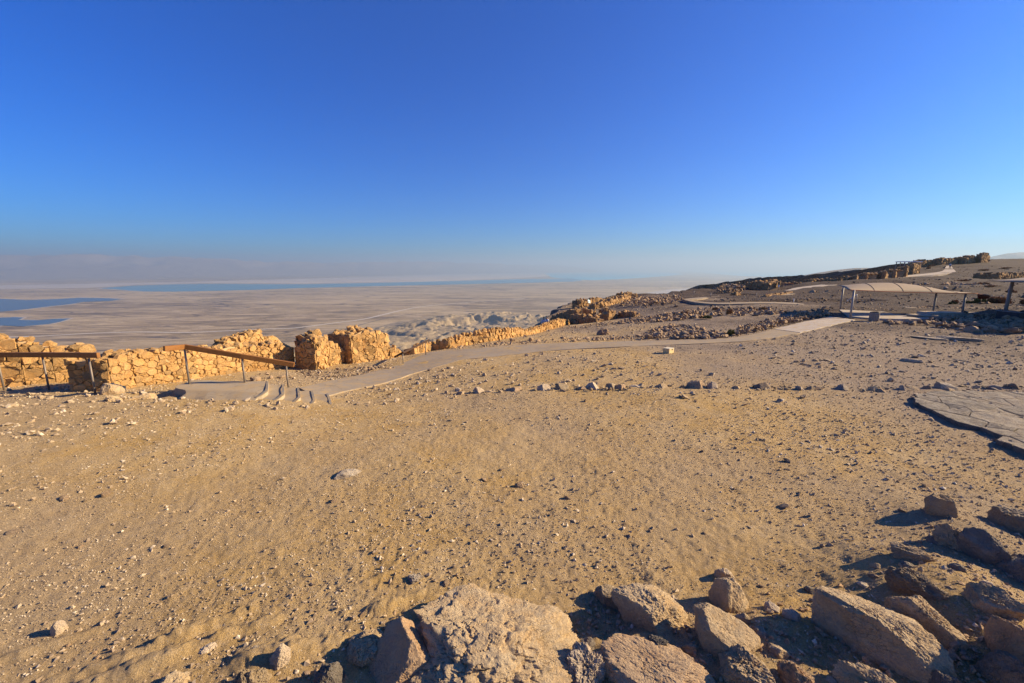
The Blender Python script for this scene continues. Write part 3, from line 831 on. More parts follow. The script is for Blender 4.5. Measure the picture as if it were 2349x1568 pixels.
def path_between(name, up, lo, mat, label, lift=0.022, skirt=0.3, k=8):
    """slab between an upper and a lower kerb line, both given as sight lines"""
    A = catmull([gp(a, b)[:2] for a, b in up], k); B = catmull([gp(a, b)[:2] for a, b in lo], k)
    n = 90
    def res(Q):
        d = np.r_[0, np.cumsum(np.hypot(*np.diff(Q, axis=0).T))]; t = np.linspace(0, d[-1], n)
        return np.stack([np.interp(t, d, Q[:, 0]), np.interp(t, d, Q[:, 1])], 1)
    A, B = res(A), res(B); nw = 9; V = []
    wig = .05
    A = A + wig * np.stack([vn2(A[:, 0] * 1.5, A[:, 1] * 1.5, 3), vn2(A[:, 0] * 1.5, A[:, 1] * 1.5, 4)], 1)
    B = B + wig * np.stack([vn2(B[:, 0] * 1.5, B[:, 1] * 1.5, 3), vn2(B[:, 0] * 1.5, B[:, 1] * 1.5, 4)], 1)
    for i in range(n):
        row = [A[i] + (B[i] - A[i]) * j / (nw - 1) for j in range(nw)]
        zz = base_h(np.array([p[0] for p in row]), np.array([p[1] for p in row])) + lift
        V.append((row[0][0], row[0][1], zz[0] - skirt))
        V += [(p[0], p[1], z) for p, z in zip(row, zz)]
        V.append((row[-1][0], row[-1][1], zz[-1] - skirt))
    m = nw + 2
    Fc = [(i * m + j, i * m + j + 1, (i + 1) * m + j + 1, (i + 1) * m + j) for i in range(n - 1) for j in range(m - 1)]
    Fc.append(tuple(range(m))); Fc.append(tuple((n - 1) * m + j for j in range(m - 1, -1, -1)))
    o = link(name, mesh_py(name, V, Fc), M[mat]); tag(o, label, kind='structure')
    return o

path_between('path', [(690, 891), (770, 873), (850, 856), (915, 838), (958, 820), (1000, 808), (1090, 801), (1250, 790), (1400, 785), (1520, 782), (1640, 779), (1720, 770), (1775, 757)],
             [(728, 913), (800, 897), (880, 880), (950, 858), (1020, 838), (1060, 827), (1130, 820), (1260, 806), (1400, 798), (1520, 793), (1640, 788), (1740, 781), (1835, 765)], 'path', 'dusty grey concrete footpath winding across the plateau')
path_between('path', [(1775, 756.5), (1842, 740), (1905, 728)], [(1836, 764.5), (1880, 754), (1960, 735)], 'plaza', 'pale concrete end of the footpath beside the shade canopy', 0.034)
path_between('path', [(1566, 688), (1600, 693.5), (1660, 696.5), (1768, 695), (1860, 698.5), (1929, 702.5), (2054, 705.5), (2141, 711), (2240, 717)],
             [(1572, 691), (1600, 696.5), (1660, 700), (1768, 698.5), (1860, 702.5), (1929, 706.5), (2054, 710), (2141, 716), (2240, 723)], 'path', 'pale kerbed walkway running below the cistern hollow', .09, .5)
path_between('path', [(1570, 687.5), (1600, 684.5), (1640, 681.8), (1700, 680), (1760, 679), (1800, 675.5), (1826, 670)],
             [(1576, 690), (1610, 687.2), (1645, 684.5), (1702, 682.6), (1762, 681.8), (1808, 678.3), (1842, 671)], 'path', 'grey walkway looping behind the cistern hollow', .08, .5)
path_between('path', [(1800, 668.5), (1830, 661), (1880, 655), (1933, 648.5), (2054, 636.5), (2140, 627), (2163, 622), (2168, 615), (2172, 610)],
             [(1812, 670.5), (1845, 664), (1890, 658), (1940, 651.5), (2056, 639.5), (2150, 631), (2190, 625.5), (2186, 617), (2181, 610)], 'plaza', 'pale path climbing the hillside to the walkers', .10, .6)

VERBOSE = False
# ------------------------------------------------------------------ rubble masonry
def clip_poly(poly, nx, ny, c):
    """keep the side nx*x + ny*y <= c"""
    out = []
    for i in range(len(poly)):
        a = poly[i]; b = poly[(i + 1) % len(poly)]
        da = nx * a[0] + ny * a[1] - c; db = nx * b[0] + ny * b[1] - c
        if da <= 0: out.append(a)
        if (da < 0 < db) or (db < 0 < da):
            t = da / (da - db); out.append((a[0] + (b[0] - a[0]) * t, a[1] + (b[1] - a[1]) * t))
    return out

def cells(L, Ht, big, small, seed, squash=1.35):
    """power-diagram cells of big and small stones on an L x Ht face (stones wider than tall)"""
    rg = np.random.default_rng(seed)
    pts = []
    area = L * Ht * squash
    for rad, tries in ((big * .5, int(area / (big * big) * 6) + 8), (big * .36, int(area / (big * big) * 16) + 12), (small * .5, int(area / (small * small) * 18) + 16)):
        for _ in range(tries):
            x = rg.uniform(-small * .3, L + small * .3); y = rg.uniform(-small * .2, Ht * squash + small * .2)
            ok = True
            for (a, b, r) in pts:
                if (a - x) ** 2 + (b - y) ** 2 < (r + rad) ** 2 * .92: ok = False; break
            if ok: pts.append((x, y, rad))
    P = np.array(pts); res = []
    for i, (x, y, r) in enumerate(pts):
        d = np.hypot(P[:, 0] - x, P[:, 1] - y); near = np.argsort(d)[1:18]
        poly = [(max(0, x - big * 1.2), max(0, y - big * 1.2)), (min(L, x + big * 1.2), max(0, y - big * 1.2)), (min(L, x + big * 1.2), min(Ht * squash, y + big * 1.2)), (max(0, x - big * 1.2), min(Ht * squash, y + big * 1.2))]
        for j in near:
            dx, dy = P[j, 0] - x, P[j, 1] - y; dd = dx * dx + dy * dy
            w = (dd + r * r - P[j, 2] ** 2) / 2
            poly = clip_poly(poly, dx, dy, dx * x + dy * y + w)
            if len(poly) < 3: break
        if len(poly) >= 3:
            q = np.array(poly); q = q[np.r_[True, np.hypot(*np.diff(q, axis=0).T) > 1e-4]]
            if len(q) >= 3:
                q[:, 1] /= squash
                res.append(q)
    return res

def stone_from_cell(q, rg, gap, deep, proud):
    """3-D stone from a face cell; local x along the wall, y out of the wall, z up"""
    c = q.mean(0); n = len(q)
    e = np.ptp(q, axis=0).max()
    g = min(gap / max(e, 1e-3), .25)
    ring0 = c + (q - c) * (1 - g * .6)
    p = proud * rg.uniform(.2, 1.0)
    ring1 = c + (q - c) * (1 - g * .9) * rg.uniform(.96, 1.0, (n, 1))
    ring2 = c + (q - c) * rg.uniform(.78, .94, (n, 1)) + rg.normal(0, .015 * e, 2)
    V = []
    for k in ring0: V.append((k[0], -deep, k[1]))
    for k in ring1: V.append((k[0], p * rg.uniform(.15, .6), k[1]))
    tx, tz = rg.normal(0, .20, 2)
    for k in ring2: V.append((k[0], p + (k[0] - c[0]) * tx + (k[1] - c[1]) * tz + rg.uniform(-.012, .012), k[1]))
    V.append((c[0], p * 1.12, c[1]))
    F = []
    for r in (0, 1):
        for i in range(n):
            j = (i + 1) % n; F.append((r * n + i, r * n + j, (r + 1) * n + j, (r + 1) * n + i))
    for i in range(n): F.append((2 * n + i, 2 * n + (i + 1) % n, 3 * n))
    return V, F

def rubble_wall(name, label, spec, thick, big, small, seed, mat='wall', core='dirt', caps=1.0, cap_size=None, sides=('left', 'front', 'right'), limit=300, proud=.07, key='wall', cat='stone wall', upright=False, pitch_y=None, flip=False, jag=0.25):
    """spec: (px, base py, top py) along the visible face, from left to right"""
    rg = np.random.default_rng(seed); rn = random.Random(seed)
    pts = []; hts = []
    for s in spec:
        px, by, ty = s[:3]
        p = gp(px, by) if len(s) < 4 else at_y(px, by, s[3])
        r = ray(px, ty); zt = EYE + r[2] / r[1] * p[1]
        pts.append(p[:2]); hts.append(zt)
    pts = np.array(pts); hts = np.array(hts)
    zb = np.array([float(base_h(*p)) for p in pts])
    if VERBOSE: print('WALL', label[:50], 'h', np.round(hts - zb, 2), 'y', np.round(pts[:, 1], 1))
    hts = np.maximum(hts, zb + .3)
    z0 = zb.min() - .25
    org = np.array((*pts[0], zb[0]))
    root = empty(name, org); tag(root, label, cat, None, 'thing')
    seg = np.hypot(*np.diff(pts, axis=0).T); S = np.r_[0, np.cumsum(seg)]
    def prof(s): return np.interp(s, S, hts)
    # outward normals
    dirs = np.diff(pts, axis=0) / seg[:, None]
    nrm = np.stack([dirs[:, 1], -dirs[:, 0]], 1)
    # miter normals at the vertices
    vn = np.array([nrm[0]] + [(nrm[i] + nrm[i + 1]) / max(1e-6, np.linalg.norm(nrm[i] + nrm[i + 1])) for i in range(len(nrm) - 1)] + [nrm[-1]])
    # core
    ns = max(8, int(S[-1] / .16)); nt_ = max(4, int(thick / .18))
    ss = np.linspace(0, S[-1], ns)
    V = []
    for s in ss:
        b = np.array([np.interp(s, S, pts[:, 0]), np.interp(s, S, pts[:, 1])]); nn = np.array([np.interp(s, S, vn[:, 0]), np.interp(s, S, vn[:, 1])])
        b = b - nn * .02
        row = []
        for k in range(nt_ + 1):
            p = b - nn * (thick - .1) * k / nt_
            zt = prof(s) - big * .22 + .5 * big * fbm2(np.array([p[0] * 2.2]), np.array([p[1] * 2.2]), seed, 2)[0] * .6
            row.append((p[0], p[1], max(zt, z0 + .1)))
        V.append((row[0][0], row[0][1], z0 - .2)); V += row; V.append((row[-1][0], row[-1][1], z0 - 1.2))
    m = nt_ + 3
    Fc = [(i * m + j, (i + 1) * m + j, (i + 1) * m + j + 1, i * m + j + 1) for i in range(ns - 1) for j in range(m - 1)]
    Fc.append(tuple(range(m))); Fc.append(tuple((ns - 1) * m + j for j in range(m - 1, -1, -1)))
    V = np.array(V) - org
    link('core', mesh_py('core', V, Fc), M[core], root)
    # faces
    faces = []
    if 'left' in sides:
        faces.append((pts[0] - nrm[0] * thick, pts[0], lambda s: np.full_like(np.asarray(s, float), hts[0])))
    if 'front' in sides:
        for i in range(len(seg)):
            faces.append((pts[i], pts[i + 1], (lambda i: (lambda s: prof(np.asarray(s) + S[i])))(i)))
    if 'right' in sides:
        faces.append((pts[-1], pts[-1] - nrm[-1] * thick, lambda s: np.full_like(np.asarray(s, float), hts[-1])))
    out = []
    for fi, (a, b, pf) in enumerate(faces):
        L = float(np.hypot(*(b - a))); d = (b - a) / L; nn = np.array((d[1], -d[0]))
        Ht = float(max(pf(np.linspace(0, L, 9)))) - z0 + .15
        for q in cells(L, Ht, big, small, seed * 31 + fi):
            c = q.mean(0)
            if c[1] + z0 > float(pf(c[0])) - small * .2 + rg.normal(0, big * jag * .4): continue
            ctr = a + d * c[0]
            if c[1] + z0 < float(base_h(ctr[0], ctr[1])) - .12: continue
            Vs, Fs = stone_from_cell(q, rg, .012 + .012 * big, .12, proud)
            c3 = np.array((c[0], 0, c[1]))
            W = []
            for v in Vs:
                v = np.array(v) - c3
                W.append((d[0] * v[0] + nn[0] * v[1], d[1] * v[0] + nn[1] * v[1], v[2]))
            pos = (ctr[0] - org[0], ctr[1] - org[1], z0 + c[1] - org[2])
            out.append((np.ptp(q, axis=0).prod(), W, Fs, pos))
    # loose cap stones along the top
    cs = cap_size or big
    ncap = int(S[-1] * thick / (cs * cs) * 1.1 * caps)
    capl = []
    for _ in range(ncap):
        s = rg.uniform(0.02, S[-1] - .02); w = rg.uniform(0.04, .96)
        b = np.array([np.interp(s, S, pts[:, 0]), np.interp(s, S, pts[:, 1])]); nn = np.array([np.interp(s, S, vn[:, 0]), np.interp(s, S, vn[:, 1])])
        p = b - nn * (.02 + (thick - .12) * w); size = cs * rg.uniform(.45, 1.25)
        capl.append((size, (p[0] - org[0], p[1] - org[1], prof(s) - big * .12 + size * .10 - org[2])))
    if upright:
        s = .1
        while s < S[-1] - .1:
            b = np.array([np.interp(s, S, pts[:, 0]), np.interp(s, S, pts[:, 1])]); nn = np.array([np.interp(s, S, vn[:, 0]), np.interp(s, S, vn[:, 1])])
            p = b - nn * .1; size = cs * rg.uniform(.9, 1.25)
            capl.append((size * 1.01 + 50, (p[0] - org[0], p[1] - org[1], prof(s) - org[2] + size * .02)))
            s += size * rg.uniform(.75, 1.05)
    out.sort(key=lambda e: -e[0]); capl.sort(key=lambda e: -e[0])
    ncap_keep = min(len(capl), limit // 3)
    keep = limit - ncap_keep
    for (_, W, Fs, pos) in out[:keep]:
        o = link('stone', mesh_py('stone', W, Fs), M[mat], root, pos)
    rest = out[keep:]
    if rest:
        RV, RF = [], []
        for (_, W, Fs, pos) in rest:
            k = len(RV); RV += [(v[0] + pos[0], v[1] + pos[1], v[2] + pos[2]) for v in W]; RF += [tuple(i + k for i in f) for f in Fs]
        o = link('small_stones', mesh_py('small_stones', RV, RF), M[mat], root); o['kind'] = 'stuff'
    for size, p in capl[:ncap_keep]:
        up = size > 40
        if up: size -= 50
        o = put_stone(key, p, size, 'capstone', root, rn)
        if up:
            o.scale = (size * .75, size * .7, size * 1.5); o.rotation_euler = (rn.uniform(-.15, .15), rn.uniform(-.2, .2), rn.uniform(-.4, .4))
    if len(capl) > ncap_keep:
        RV, RF = [], []
        for size, p in capl[ncap_keep:]:
            if size > 40: size -= 50
            D, Fi = ico(1); k = len(RV)
            Q = D * (1 + .18 * vn3(D * 1.7 + np.array(p) * 3, seed)[:, None]) * size * .5 * np.array((1, .8, .65)) + np.array(p)
            RV += [tuple(v) for v in Q]; RF += [tuple(int(i) + k for i in f) for f in Fi]
        o = link('small_capstones', mesh_py('small_capstones', RV, RF), M[mat], root); o['kind'] = 'stuff'
    return root

rubble_wall('casemate_wall', 'thick rubble wall of large orange blocks behind the dark end of the handrail', [(-480, 915, 766, 11.3), (-280, 905, 770, 11.9), (-140, 899, 768, 12.5), (-40, 893, 768, 12.9), (60, 887, 780, 13.45), (130, 884, 793, 14.0), (190, 881, 798, 14.5), (228, 880, 800, 14.9)], 1.1, .50, .12, 11, caps=.6, cap_size=.42, proud=.10)
rubble_wall('casemate_wall', 'long low orange rubble wall running beside the concrete steps', [(258, 898, 828), (310, 889, 810), (372, 881, 807), (420, 875, 806), (500, 862, 800), (570, 851, 795), (640, 846, 788), (676, 843, 800)], 1.25, .33, .10, 12, caps=1.0, cap_size=.24, proud=.08)
rubble_wall('ruined_wall', 'stepped pyramid-shaped wall stump rising behind the long low wall', [(505, 852, 800, 18.0), (535, 850, 781, 18.8), (570, 849, 768, 19.7), (604, 848, 758, 20.6), (618, 848, 774, 21.0), (640, 846, 773, 21.6), (662, 845, 792, 22.2)], .8, .38, .13, 13, caps=.8, cap_size=.24)
rubble_wall('ruined_wall', 'short crumbling wall section with sloping broken ends', [(680, 844, 800), (700, 847, 788), (728, 849, 778), (758, 842, 780), (778, 838, 790), (791, 836, 812)], 1.5, .38, .13, 14, caps=1.1, cap_size=.34)
rubble_wall('ruined_wall', 'low shaded wall remnant with a flat slab on top behind the crumbling section', [(684, 838, 778, 22.0), (705, 838, 768, 22.0), (735, 836, 765, 22.1), (750, 834, 775, 22.2)], .9, .5, .2, 15, caps=.9, cap_size=.5)
rubble_wall('ruined_tower', 'tallest squared stone block with one dark shaded end face', [(807, 836, 771), (835, 832, 762), (866, 828, 758), (893, 823, 768)], 1.9, .36, .12, 16, caps=1.1, cap_size=.34)
rubble_wall('ruined_wall', 'knee-high stone stub at the foot of the tall block', [(894, 823, 797), (905, 821, 798), (922, 817, 806)], .8, .34, .14, 17, caps=.8, cap_size=.25)
rubble_wall('parapet_wall', 'long low lit parapet with upright crest stones along the rim', [(951, 813, 798), (990, 806, 791), (1030, 801, 781), (1075, 792, 769), (1123, 784, 760), (1160, 778, 758), (1193, 773, 756), (1205, 771, 762), (1245, 762, 749), (1280, 753, 736), (1306, 746, 739)], .7, .40, .2, 18, caps=.5, cap_size=.34, upright=True)

# far ruins: walls whose faces turn towards or away from the sun
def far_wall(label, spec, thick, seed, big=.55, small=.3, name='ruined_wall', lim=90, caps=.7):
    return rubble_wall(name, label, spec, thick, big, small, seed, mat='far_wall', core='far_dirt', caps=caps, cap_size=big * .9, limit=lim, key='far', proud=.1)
far_wall('shaded curved wall of the room ruin on the rim', [(1262, 736, 729, 50), (1280, 733, 720, 49), (1300, 733, 713, 47), (1318, 733, 709, 45)], .9, 31)
far_wall('broken inner wall of the room ruin with a notched top', [(1318, 728, 708, 49), (1340, 728, 709, 48), (1354, 727, 712, 47)], .8, 32)
far_wall('dark front wall of the room ruin beside the parapet end', [(1308, 742, 724, 44), (1328, 745, 724, 42), (1350, 748, 727, 40.5), (1368, 749, 738, 39.5)], .9, 33)
far_wall('squared corner wall of the room ruin with one sunlit end', [(1366, 740, 724, 43), (1395, 739, 714, 41), (1416, 735, 717, 42.5)], .9, 34)
far_wall('small pier of squared stones next to the corner wall', [(1374, 727, 712, 48), (1390, 727, 709, 46.5), (1398, 726, 712, 47)], .8, 38)
far_wall('low heap of wall stones trailing off from the room ruin', [(1418, 729, 718), (1438, 728, 715), (1456, 727, 720)], .9, 35, caps=1.2)
far_wall('outer of two parallel sunlit walls on the rim', [(1318, 704, 693), (1333, 702, 689), (1362, 697.5, 686), (1380, 694, 684)], .9, 36)
far_wall('inner of two parallel sunlit walls on the rim, the longer one', [(1363, 709, 698), (1385, 704, 691), (1400, 700, 687), (1425, 694, 680), (1445, 690, 680)], .9, 37)
far_wall('knob of piled stones ending the parallel rim walls', [(1430, 689, 677), (1442, 688, 672), (1462, 687, 676)], 1.6, 39, caps=1.4)
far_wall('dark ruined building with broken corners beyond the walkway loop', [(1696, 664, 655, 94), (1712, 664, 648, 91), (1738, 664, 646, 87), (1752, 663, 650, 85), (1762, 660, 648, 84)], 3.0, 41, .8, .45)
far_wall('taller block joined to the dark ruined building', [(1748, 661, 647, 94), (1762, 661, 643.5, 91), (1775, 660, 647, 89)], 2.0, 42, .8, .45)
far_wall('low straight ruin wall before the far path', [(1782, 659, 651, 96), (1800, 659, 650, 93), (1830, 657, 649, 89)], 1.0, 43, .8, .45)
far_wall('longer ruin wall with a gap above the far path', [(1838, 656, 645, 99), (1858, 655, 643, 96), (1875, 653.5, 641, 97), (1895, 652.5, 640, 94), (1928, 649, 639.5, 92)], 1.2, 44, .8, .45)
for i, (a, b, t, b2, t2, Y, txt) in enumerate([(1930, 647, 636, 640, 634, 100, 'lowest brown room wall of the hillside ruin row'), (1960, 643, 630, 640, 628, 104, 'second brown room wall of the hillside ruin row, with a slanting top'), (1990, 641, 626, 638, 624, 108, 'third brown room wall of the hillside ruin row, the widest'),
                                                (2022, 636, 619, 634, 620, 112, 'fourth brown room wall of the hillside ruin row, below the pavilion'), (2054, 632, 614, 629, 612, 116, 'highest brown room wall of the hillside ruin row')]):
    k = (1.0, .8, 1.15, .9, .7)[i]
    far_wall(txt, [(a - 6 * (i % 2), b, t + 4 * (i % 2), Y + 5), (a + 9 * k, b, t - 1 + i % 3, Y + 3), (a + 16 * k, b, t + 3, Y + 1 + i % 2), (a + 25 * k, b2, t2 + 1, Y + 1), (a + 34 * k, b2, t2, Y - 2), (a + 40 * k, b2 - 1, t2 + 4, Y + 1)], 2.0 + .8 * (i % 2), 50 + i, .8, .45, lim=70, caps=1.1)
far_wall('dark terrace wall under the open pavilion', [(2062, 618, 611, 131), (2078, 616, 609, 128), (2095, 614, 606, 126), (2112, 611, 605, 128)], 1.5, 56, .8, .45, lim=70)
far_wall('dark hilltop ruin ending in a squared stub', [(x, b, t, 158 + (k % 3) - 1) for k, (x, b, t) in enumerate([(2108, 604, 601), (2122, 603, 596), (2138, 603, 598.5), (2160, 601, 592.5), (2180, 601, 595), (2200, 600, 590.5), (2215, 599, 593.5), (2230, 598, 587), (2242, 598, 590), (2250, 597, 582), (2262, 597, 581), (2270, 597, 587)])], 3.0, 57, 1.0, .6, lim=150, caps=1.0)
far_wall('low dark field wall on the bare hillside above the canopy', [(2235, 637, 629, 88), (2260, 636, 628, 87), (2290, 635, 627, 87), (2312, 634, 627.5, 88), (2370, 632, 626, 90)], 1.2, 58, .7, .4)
far_wall('ochre sunlit lip of the cistern hollow', [(1676, 682, 675, 66), (1688, 682, 672, 65), (1699, 681.5, 674, 66)], .8, 59, .6, .35, lim=40)
far_wall('thin line of ochre kerb stones beside the hillside path', [(1758, 684, 679), (1785, 679.5, 675), (1818, 673.5, 669)], .6, 60, .5, .3, lim=60)
# ------------------------------------------------------------------ solid helpers
def box_mesh(name, sx, sy, sz, bev=0.0, z0=0.0):
    bm = bmesh.new(); bmesh.ops.create_cube(bm, size=1.0)
    for v in bm.verts: v.co = Vector((v.co.x * sx, v.co.y * sy, (v.co.z + .5) * sz + z0))
    if bev: bmesh.ops.bevel(bm, geom=bm.edges[:], offset=bev, segments=2, affect='EDGES')
    me = bpy.data.meshes.new(name); bm.to_mesh(me); bm.free(); return me

def tube_mesh(name, P, rad, seg=10, caps=True):
    P = [np.array(p, float) for p in P]; V = []; Fc = []
    for i, p in enumerate(P):
        d = P[min(i + 1, len(P) - 1)] - P[max(i - 1, 0)]; d = d / np.linalg.norm(d)
        a = np.cross(d, (0, 1, 0.1)); a /= np.linalg.norm(a); b = np.cross(d, a)
        r = rad[i] if hasattr(rad, '__len__') else rad
        for k in range(seg):
            t = 2 * math.pi * k / seg; V.append(p + (a * math.cos(t) + b * math.sin(t)) * r)
        if i:
            for k in range(seg):
                k2 = (k + 1) % seg; Fc.append(((i - 1) * seg + k, (i - 1) * seg + k2, i * seg + k2, i * seg + k))
    if caps: Fc.append(tuple(range(seg - 1, -1, -1))); Fc.append(tuple((len(P) - 1) * seg + k for k in range(seg)))
    me = mesh_py(name, V, Fc, True)
    return me

def beam_mesh(name, P, w, h):
    """a squared timber following the points: w across, h tall"""
    P = [np.array(p, float) for p in P]; V = []; Fc = []
    for i, p in enumerate(P):
        d = P[min(i + 1, len(P) - 1)] - P[max(i - 1, 0)]; d = d / np.linalg.norm(d)
        a = np.array((d[1], -d[0], 0)); a /= np.linalg.norm(a); b = np.cross(a, d); b = b if b[2] > 0 else -b
        e = .006
        for (x, z) in ((-1, -1), (1, -1), (1, 1), (-1, 1)):
            V.append(p + a * x * w / 2 + b * z * h / 2)
        if i:
            for k in range(4): Fc.append(((i - 1) * 4 + k, (i - 1) * 4 + (k + 1) % 4, i * 4 + (k + 1) % 4, i * 4 + k))
    Fc.append((3, 2, 1, 0)); n = len(P) - 1; Fc.append((n * 4, n * 4 + 1, n * 4 + 2, n * 4 + 3))
    bm = bmesh.new(); vs = [bm.verts.new(tuple(v)) for v in V]
    for f in Fc: bm.faces.new([vs[i] for i in f])
    bmesh.ops.recalc_face_normals(bm, faces=bm.faces[:])
    bmesh.ops.bevel(bm, geom=[e for e in bm.edges if e.calc_face_angle(0) > .6], offset=.008, segments=1, affect='EDGES')
    me = bpy.data.meshes.new(name); bm.to_mesh(me); bm.free(); return me

def z_at(px, py, x_y):
    """height of the sight line above the plan point"""
    r = ray(px, py); return EYE + r[2] / r[1] * x_y[1]

# ------------------------------------------------------------------ concrete steps beside the long wall
def build_steps():
    a = at_z(398, 902, .02); y0, y1 = 11.15, 12.45
    xs = [-10.1, -7.05, -6.58, -6.12, -5.70, -5.22]
    zs = [.10, .0, -.10, -.20, -.30]
    root = empty('concrete_steps', (-7.0, 11.8, -.1)); tag(root, 'curved grey concrete landing and steps leading down to the footpath', 'steps')
    org = np.array(root.location)
    for i in range(5):
        xa, xb, z = xs[i], xs[i + 1], zs[i]
        bot = -1.0; n = 14; V = []; Fc = []
        top = []
        # rounded nose on the low side, ragged rounded start on the landing
        def nose(t): return .30 * (1 - (1 - min(1, t / .3)) ** 2) - .24 - .72 * t + .12
        left = []
        for k in range(n):
            t = k / (n - 1); y = y0 + (y1 - y0) * t
            if i == 0: left.append((xa + .9 * (1 - t) ** 2 + .10 * math.sin(t * 9), y + .05 * math.sin(k)))
            else: left.append((xa + nose(t) - .05, y))
        right = [(xb + nose(k / (n - 1)), y0 + (y1 - y0) * k / (n - 1)) for k in range(n)]
        m = 8
        for k in range(n):
            for j in range(m):
                f = j / (m - 1)
                x = left[k][0] + (right[k][0] - left[k][0]) * f; y = left[k][1] + (right[k][1] - left[k][1]) * f
                sag = .02 * vn2(np.array([x * 2]), np.array([y * 2]), 8)[0] + (.05 * (1 - f) if i == 0 else 0) - (.10 * max(0, .18 - k / (n - 1)) / .18)
                V.append((x, y, z + sag))
        T = len(V)
        ap = .55 if i == 0 else .12
        V += [(v[0] - (ap * .6 if (q % m == 0 and i == 0) else 0), v[1] - (ap if q < m else 0), (-.22 if q < m else bot)) for q, v in enumerate(V)]
        for k in range(n - 1):
            for j in range(m - 1):
                p = k * m + j; Fc.append((p, p + 1, p + m + 1, p + m))
        ring = [j for j in range(m)] + [k * m + m - 1 for k in range(1, n)] + [(n - 1) * m + j for j in range(m - 2, -1, -1)] + [k * m for k in range(n - 2, 0, -1)]
        for q in range(len(ring)):
            u, w = ring[q], ring[(q + 1) % len(ring)]; Fc.append((u, u + T, w + T, w))
        V = np.array(V) - org
        st = link('landing' if i == 0 else 'step', mesh_py('step', V, Fc), M['step'], root)
        # dark edging strip along the nose
        E_ = []; EF = []
        for k in range(n):
            x, y = right[k]; sag = -(.10 * max(0, .18 - k / (n - 1)) / .18)
            E_ += [(x - .07, y, z + sag + .027), (x - .005, y, z + sag + .027)]
            if k: EF.append((2 * k - 2, 2 * k - 1, 2 * k + 1, 2 * k))
        link('edge_strip', mesh_py('edge_strip', np.array(E_) - org, EF), M['edging'], st)
build_steps()

# ------------------------------------------------------------------ handrails
def handrail(label, feet, beam, w=.085, h=.15, rad=.027, mat='wood'):
    """feet: (px, py of the foot, py of the top, ground level or None); beam: (px, py, depth y)"""
    F0 = [gp(a, b) if z is None else at_z(a, b, z) for a, b, t, z in feet]
    org = F0[0]; root = empty('handrail', org); tag(root, label, 'handrail')
    pts = []
    for px, py, Y in beam: pts.append(at_y(px, py, Y))
    # refine so that the beam lies over the posts
    bm_ = link('rail_beam', beam_mesh('rail_beam', [p - org for p in pts], w, h), M[mat], root)
    for f, (a, b, t, z) in zip(F0, feet):
        zt = z_at(a, t, f)
        # post leans back a little as in the picture's old fittings; stands plumb here
        zz = max(zt, f[2] + .3)
        p = link('post', tube_mesh('post', [(0, 0, -.25), (0, 0, zz - f[2] + .03)], rad, 10), M['steel'], root, f - org)
    return root
fa = [(-215, 899, 822, None), (-95, 897, 822, None), (10, 896, 822, None), (113, 896, 822, None), (219, 906, 825, None)]
YA = [gp(a, b)[1] for a, b, t, z in fa]
handrail('handrail with a dark shaded timber beam in front of the large orange blocks', fa, [(-240, 814.5, YA[0]), (-100, 814.5, YA[1]), (8, 814.5, YA[2]), (104, 814.5, YA[3]), (226, 815.5, YA[4] - .03)])
fb = [(435, 884, 803, .10), (562, 880, 826, .09), (661, 886, 843, -.12)]
PB = [at_z(a, b, z) for a, b, t, z in fb]
handrail('handrail with a sunlit orange-brown timber beam bent over the concrete steps', fb, [(376, 800.5, PB[0][1] - .55), (424, 796, PB[0][1]), (553, 817.5, PB[1][1]), (675, 837.5, PB[2][1] - .1)])
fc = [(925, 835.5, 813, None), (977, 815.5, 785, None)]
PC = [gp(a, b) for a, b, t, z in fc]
handrail('short dark handrail sloping down a gap beside the parapet', fc, [(905, 819.5, PC[0][1] + .2), (924, 810, PC[0][1]), (976, 784, PC[1][1]), (985, 780.5, PC[1][1] + .3)], .06, .09, .022, 'dark_wood')

